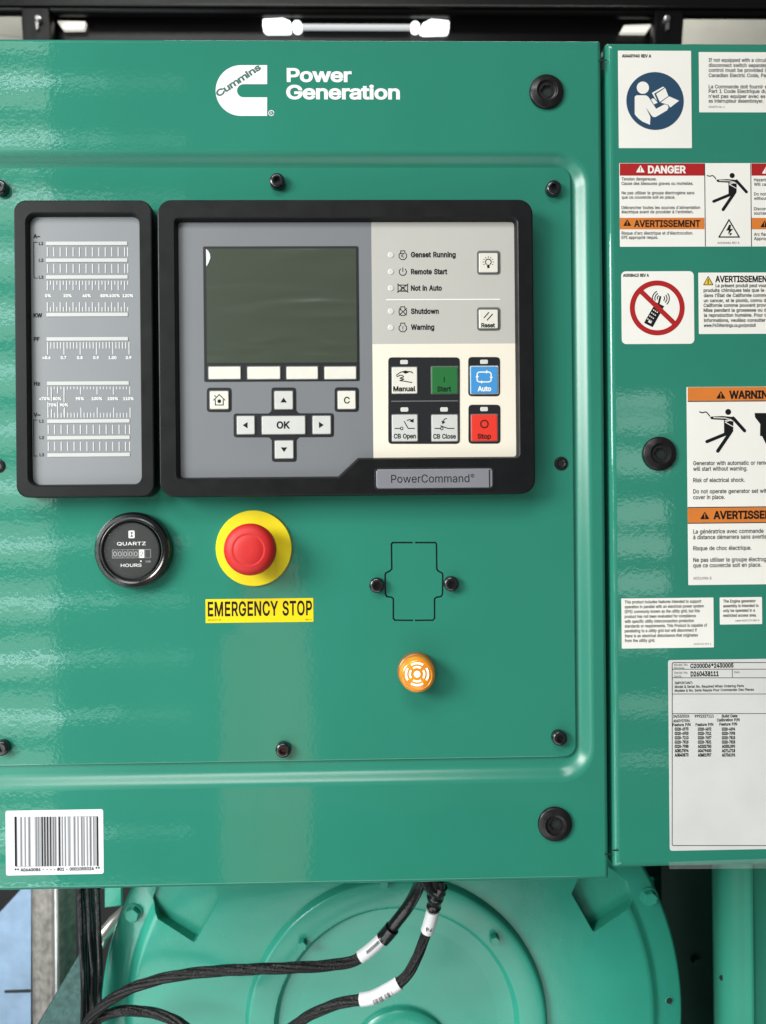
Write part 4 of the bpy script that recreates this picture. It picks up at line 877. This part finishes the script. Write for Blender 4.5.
for k in range(14):
    m0 = p1[42+k//2].lerp(p1[43+k//2], 0.5*(k % 2)); d = (p1[43+k//2]-p1[42+k//2]).normalized(); n = Vector((0, -1, 0)); n = (n-d*n.dot(d)).normalized(); sd = d.cross(n); i0 = len(q.v)
    for an in (10, 24, 38):
        rr_ = n*math.cos(math.radians(an))+sd*math.sin(math.radians(an)); q.v += [tuple(m0+rr_*0.00592), tuple(m0+d*0.0007+rr_*0.00592)]
    for jj in range(2): q.face((i0+2*jj, i0+2*jj+1, i0+2*jj+3, i0+2*jj+2), 'soft_print')
q.build('tag_print', tg)
cb2 = thing('wiring_cable', 'lower black braided cable hanging from the cabinet with two white tags', 'cable', P3(436, 890, -0.08), 'braided cables under the cabinet')
p2 = spline([P3(*a) for a in ((432, 866, -0.05), (436, 886, -0.065), (434, 905, -0.07), (430, 922, -0.075), (424, 940, -0.08), (417, 957, -0.08), (409, 973, -0.08), (399, 983, -0.08), (386, 991, -0.08), (371, 998, -0.08), (350, 1001, -0.085), (328, 1007, -0.09), (305, 1018, -0.095), (285, 1032, -0.10), (250, 1050, -0.10), (215, 1046, -0.105), (190, 1031, -0.11), (172, 1019, -0.115), (148, 1012, -0.12), (122, 1011, -0.12), (100, 1018, -0.125), (84, 1032, -0.13), (74, 1052, -0.135))], 10)
q = MB(); braided(q, p2, 0.0048, 1.2); q.build('sleeve', cb2)
q = MB(); q.tube(p2[0:22], [0.0068+0.0010*math.sin(i*0.9) for i in range(22)], 'tape', 14); q.build('tape_wrap', cb2)
for i, (a, b) in enumerate(((23, 36), (70, 96))):
    q = MB(); q.tube(p2[a:b], 0.0060, 'tag_white', 16)
    tg = q.build('cable_tag', cb2)
    q = MB()
    if i == 1:
        rnd = random.Random(4)
        for k in range(26):
            fi = a+5+k*0.55; i_ = int(fi); f_ = fi-i_
            if rnd.random() < 0.25: continue
            m0 = p2[i_].lerp(p2[i_+1], f_); d = (p2[i_+1]-p2[i_]).normalized(); n = Vector((0, -1, 0)); n = (n-d*n.dot(d)).normalized(); sd = d.cross(n); i0 = len(q.v); w = 0.0003 if k % 3 else 0.0006
            for jj in range(5):
                an = math.radians(-40+jj*13); rr_ = n*math.cos(an)+sd*math.sin(an)
                q.v += [tuple(m0+rr_*0.00612), tuple(m0+d*w+rr_*0.00612)]
            for jj in range(4): q.face((i0+2*jj, i0+2*jj+1, i0+2*jj+3, i0+2*jj+2), 'dark_print')
        q.build('tag_print', tg)
    else:
        m0 = p2[b-4]; T(q, 'P2', 0, 0, 4.2, 0, 'dark_print', bold=0.02); ox, oy = P(0, 0, 0); hh = -m0.y+0.0062
        q.v = [(v[0]-ox+m0.x-0.003, -hh, v[2]-oy+m0.z-0.002) for v in q.v]; q.build('tag_print', tg)
q = MB(); q.tube([P3(424, 876, -0.055), P3(428, 884, -0.06), P3(433, 890, -0.062), P3(439, 893, -0.062), P3(441, 886, -0.06)], 0.006, 'tape', 12); q.tube([P3(441, 880, -0.055), P3(442, 894, -0.06)], 0.0035, 'tape', 10); q.build('grommet', cb2)
bun = thing('cable_bundle', 'upright bundle of black cables hanging beside the metal rail, lower left', 'cable bundle', P3(88, 890, -0.15))
for i in range(7):
    x = 78.5+i*2.9; hh = -0.15-0.006*(i % 3); rnd = random.Random(i)
    q = MB(); pth = spline([P3(x+rnd.uniform(-1, 1), 868, hh), P3(x+1+rnd.uniform(-1, 1), 900, hh), P3(x+3+rnd.uniform(-1.5, 1.5), 935, hh), P3(x+5+rnd.uniform(-1.5, 1.5), 970, hh+0.003), P3(x+5+rnd.uniform(-2, 2), 1005, hh), P3(x+3, 1050, hh)], 6)
    q.tube(pth, 0.0021 if i % 2 else 0.0027, 'sleeve', 10); q.build('cable', bun)
q = MB(); q.tube([P3(76, 876, -0.142), P3(88, 879, -0.138), P3(104, 880, -0.142), P3(108, 876, -0.15)], 0.008, 'tape', 12); q.build('tape_band', bun)

# ------------------------------------------------------------------ above: dark frame, lit strip
HT = -0.55
tk = SC(HT)
mb = MB(); x0, z0, x1, z1 = prect(-150, -60, 920, 13, HT)
mb.slab(rr(x0, z0, x1, z1, 0.006, 5), HT-0.012, HT, 'black_steel', 0.005)
x0, z0, x1, z1 = prect(-150, 3.5, 920, 6.0, HT+0.008); mb.slab(rr(x0, z0, x1, z1, 0.0015, 3), HT-0.01, HT+0.006, 'black_steel', 0.001)
bm = mb.build('roof_beam', None, W(P(380, 10, HT), HT)); tag(bm, 'long black steel beam across the top behind the cabinet', 'beam')
mb = MB(); x0, z0, x1, z1 = prect(46, 11, 660, 60, HT-0.03); mb.slab(rr(x0, z0-0.10, x1, z1, 0.002, 3), HT-0.05, HT-0.03, 'black_steel', 0.002); tag(mb.build('cross_member', None, W(P(350, 40, HT), HT-0.03)), 'black cross member that carries the lit lamp strip', 'cross member')
for k_, (a, b, s) in enumerate(((22, 50, 1), (683, 655, -1))):
    o = thing('roof_bracket', 'black bracket with a pale bolt at the %s end of the dark frame' % ('left' if s > 0 else 'right'), 'bracket', W(P((a+b)/2, 40, HT), HT-0.02), 'brackets on the roof beam')
    q = MB(); q.slab(roundp(ccw(ppoly([(a, 8), (a-s*0.5, 20), (a+s*3, 70), (b+s*3, 70), (b, 8)], HT)), 0.004, 3), HT-0.016, HT+0.002, 'black_steel', 0.002); q.build('plate', o)
    q = MB(); cx = (a+b)/2+s*1.0; q.lathe(P(cx, 17.5, HT+0.01), [(3.4*tk, HT), (3.2*tk, HT+0.008), (2*tk, HT+0.01)], 'pipe_metal', 16); q.loft([(ccw(ppoly([(cx-1.8, 19), (cx+1.8, 19), (cx+1.0, 29), (cx-1.0, 29)], HT+0.006)), HT+0.001), (ccw(ppoly([(cx-1.8, 19), (cx+1.8, 19), (cx+1.0, 29), (cx-1.0, 29)], HT+0.006)), HT+0.006)], 'pipe_metal'); q.build('bolt', o)
lt = thing('light_strip', 'lit white lamp strip with two bright ends above the cabinet', 'lamp', W(P(356, 26, HT), HT))
hl = HT-0.02
for pts in ([(263, 20), (283, 18.8), (290.5, 22), (291, 30), (288, 31), (266, 31), (263, 28)], [(449, 21.5), (431, 19.8), (423, 24), (419.5, 31), (424, 32.6), (447, 32), (449, 29)]):
    q = MB(); q.slab(roundp(ccw(ppoly(pts, hl)), 0.002, 3), hl-0.012, hl+0.004, 'tube_light', 0.002); q.build('lamp_head', lt)
for cx, cy, r_ in ((297.2, 26, 4.6), (415.2, 26.5, 4.3)):
    q = MB(); q.lathe(P(cx, cy, hl), [(r_*tk, hl-0.01), (r_*tk, hl+0.003), (r_*0.7*tk, hl+0.006)], 'tube_light', 20); q.build('end_lens', lt)
q = MB(); q.tube([P3(302, 27.2, hl), P3(356, 27.4, hl), P3(411, 27.6, hl)], 2.9*tk, 'tube_dim', 14); q.build('tube', lt)
for pts, w_ in (([(57, 21.0), (86, 21.6), (84, 29.2), (63, 29.4)], 'left'), ([(652, 24.4), (624, 25.4), (620, 32.6), (646, 32.8)], 'right')):  # glowing tabs added to draw the bright streaks on the beam
    q = MB(); q.slab(roundp(ccw(ppoly(pts, hl)), 0.0015, 3), hl-0.006, hl+0.001, 'streak_light', 0.0006); tag(q.build('streak_tab', None, W(P(*pts[0], hl), hl)), 'small pale glowing tab added as a bright streak on the %s of the black cross member' % w_, 'lamp', 'added streak tabs')
mb = MB(); hw = HT-0.22; x0, z0, x1, z1 = prect(-200, 22, 970, 60, hw)
mb.slab(rr(x0, z0-0.15, x1, z1, 0.001, 2), hw-0.01, hw+0.02, 'pale_steel', 0.002)
mb.slab(rr(x0, z1+0.001, x1, z1+0.03, 0.001, 2), hw-0.01, hw, 'pale_steel', 0.002); o = mb.build('wall', None, W((0, z0), hw)); tag(o, 'pale painted wall strip behind the dark frame', kind='structure')
mb = MB(); x0, z0, x1, z1 = prect(-500, -300, 1270, 1400, -1.0); mb.slab(rr(x0, z0, x1, z1, 0.01, 2), -1.05, -1.0, 'dark_wall'); tag(mb.build('backdrop', None, (0, 1, 0)), 'dark interior behind the machine', kind='structure')
mb = MB(); i0 = len(mb.v); mb.v += [(-3, -3, -1.4), (3, -3, -1.4), (3, 1.2, -1.4), (-3, 1.2, -1.4)]; mb.face((0, 1, 2, 3), 'concrete'); tag(mb.build('floor', None, (0, 0, -1.4)), 'grey concrete floor', kind='structure')

# ------------------------------------------------------------------ light
def area(name, loc, target, sx, sy, power, col=(1, 1, 1), spread=180):
    l = bpy.data.lights.new(name, 'AREA'); l.shape = 'RECTANGLE'; l.size = sx; l.size_y = sy; l.energy = power; l.color = col; l.spread = math.radians(spread)
    o = bpy.data.objects.new(name, l); COL.objects.link(o); o.location = loc
    o.rotation_euler = (Vector(target)-Vector(loc)).to_track_quat('-Z', 'Y').to_euler(); return o
area('window_light', (-1.75, -1.25, 0.62), (-0.28, 0, -0.30), 0.9, 0.9, 17.5, (1.0, 1.0, 0.98), 95)
area('front_low_light', (-0.25, -0.80, -1.15), (-0.05, 0, -0.30), 1.5, 0.5, 5.5, (0.98, 1, 0.98))
area('front_high_light', (-0.5, -1.5, 1.75), (-0.1, 0, -0.30), 1.4, 0.5, 11, (1, 1, 0.98), 115)
area('lower_left_light', (-0.75, -0.40, -0.66), (-0.25, 0.2, -0.45), 0.35, 0.35, 1.4, (0.93, 0.98, 1))
area('roof_light', (0.1, 0.5, 1.12), (0.1, 0.77, 0.8), 0.9, 0.1, 5.0, (1, 0.98, 0.92))
# bright louvres of the doorways, mirrored in the glossy paint
def louvres(xa, xb, zs, hh, L, rad, col):
    for z in zs:
        A_ = (xb-xa)*hh; o = area('louvre_light', ((xa+xb)/2, -L, z), ((xa+xb)/2, 0, z), xb-xa, hh, rad*A_*PI, col, 180)
def refl(px_, py_, L):   # where a mirrored thing stands in the plane y=-L
    d = fw*FPX + rt*(px_-383) - up*(py_-512); t = (D+L)/d.y
    return d.x*t, d.z*t
L = 1.6; PXM = (L+D)/FPX
X = lambda p: refl(p, 500, L)[0]
for k in range(-9, 9):
    y = 545+57*k; z = refl(20, y-1, L)[1]
    louvres(X(-260), X(52), [z+13*PXM], 18*PXM, L, 1.9, (0.88, 1.0, 0.86)); louvres(X(-260), X(52), [z-12*PXM], 20*PXM, L, 2.3, (0.88, 1.0, 0.86))
    louvres(X(-260), X(66), [z], 7*PXM, L-0.03, 6.5, (0.78, 0.96, 1.0)); louvres(X(66), X(118), [z], 6*PXM, L-0.03, 2.6, (0.78, 0.96, 1.0)); louvres(X(118), X(190), [z], 6*PXM, L-0.03, 1.0, (0.8, 0.97, 1.0))
def warm(pa, pb, ya, yb, rad, rot=0, shape='RECTANGLE'):  # unseen lamps added to make the warm patch mirrored in the paint
    x0_, z1q = refl(pa, ya, L); x1_, z0q = refl(pb, yb, L); sx = x1_-x0_; sz = z1q-z0q
    o = area('warm_reflection_light', ((x0_+x1_)/2, -L-0.1, (z0q+z1q)/2), ((x0_+x1_)/2, 0, (z0q+z1q)/2), sx, sz, rad*sx*sz*PI, (1, 0.44, 0.30)); o.data.shape = shape
warm(213, 258, 640, 905, 0.75); warm(224, 312, 520, 1010, 0.7, 0, 'ELLIPSE')
xa = refl(612, 500, L)[0]; xb = refl(668, 500, L)[0]
for y, hh in ((402, 17), (423, 17), (461, 26), (513, 26), (545, 22), (583, 22), (640, 24), (705, 18), (760, 10)):
    z0 = refl(640, y, L)[1]; louvres(xa, xb, [z0], hh*(L+D)/FPX, L, 2.4 if y < 600 else 1.5, (0.85, 1.0, 0.92))

w = bpy.data.worlds.new('World'); sc.world = w; w.use_nodes = True
w.node_tree.nodes['Background'].inputs[0].default_value = (0.93, 1.0, 0.98, 1); w.node_tree.nodes['Background'].inputs[1].default_value = 0.12
sc.view_settings.view_transform = 'Standard'; sc.view_settings.look = 'None'; sc.view_settings.exposure = 0; sc.view_settings.gamma = 1
sc.cycles.max_bounces = 6; sc.cycles.use_denoising = True
for o in list(bpy.data.objects):
    if '_w' in o: del o['_w']
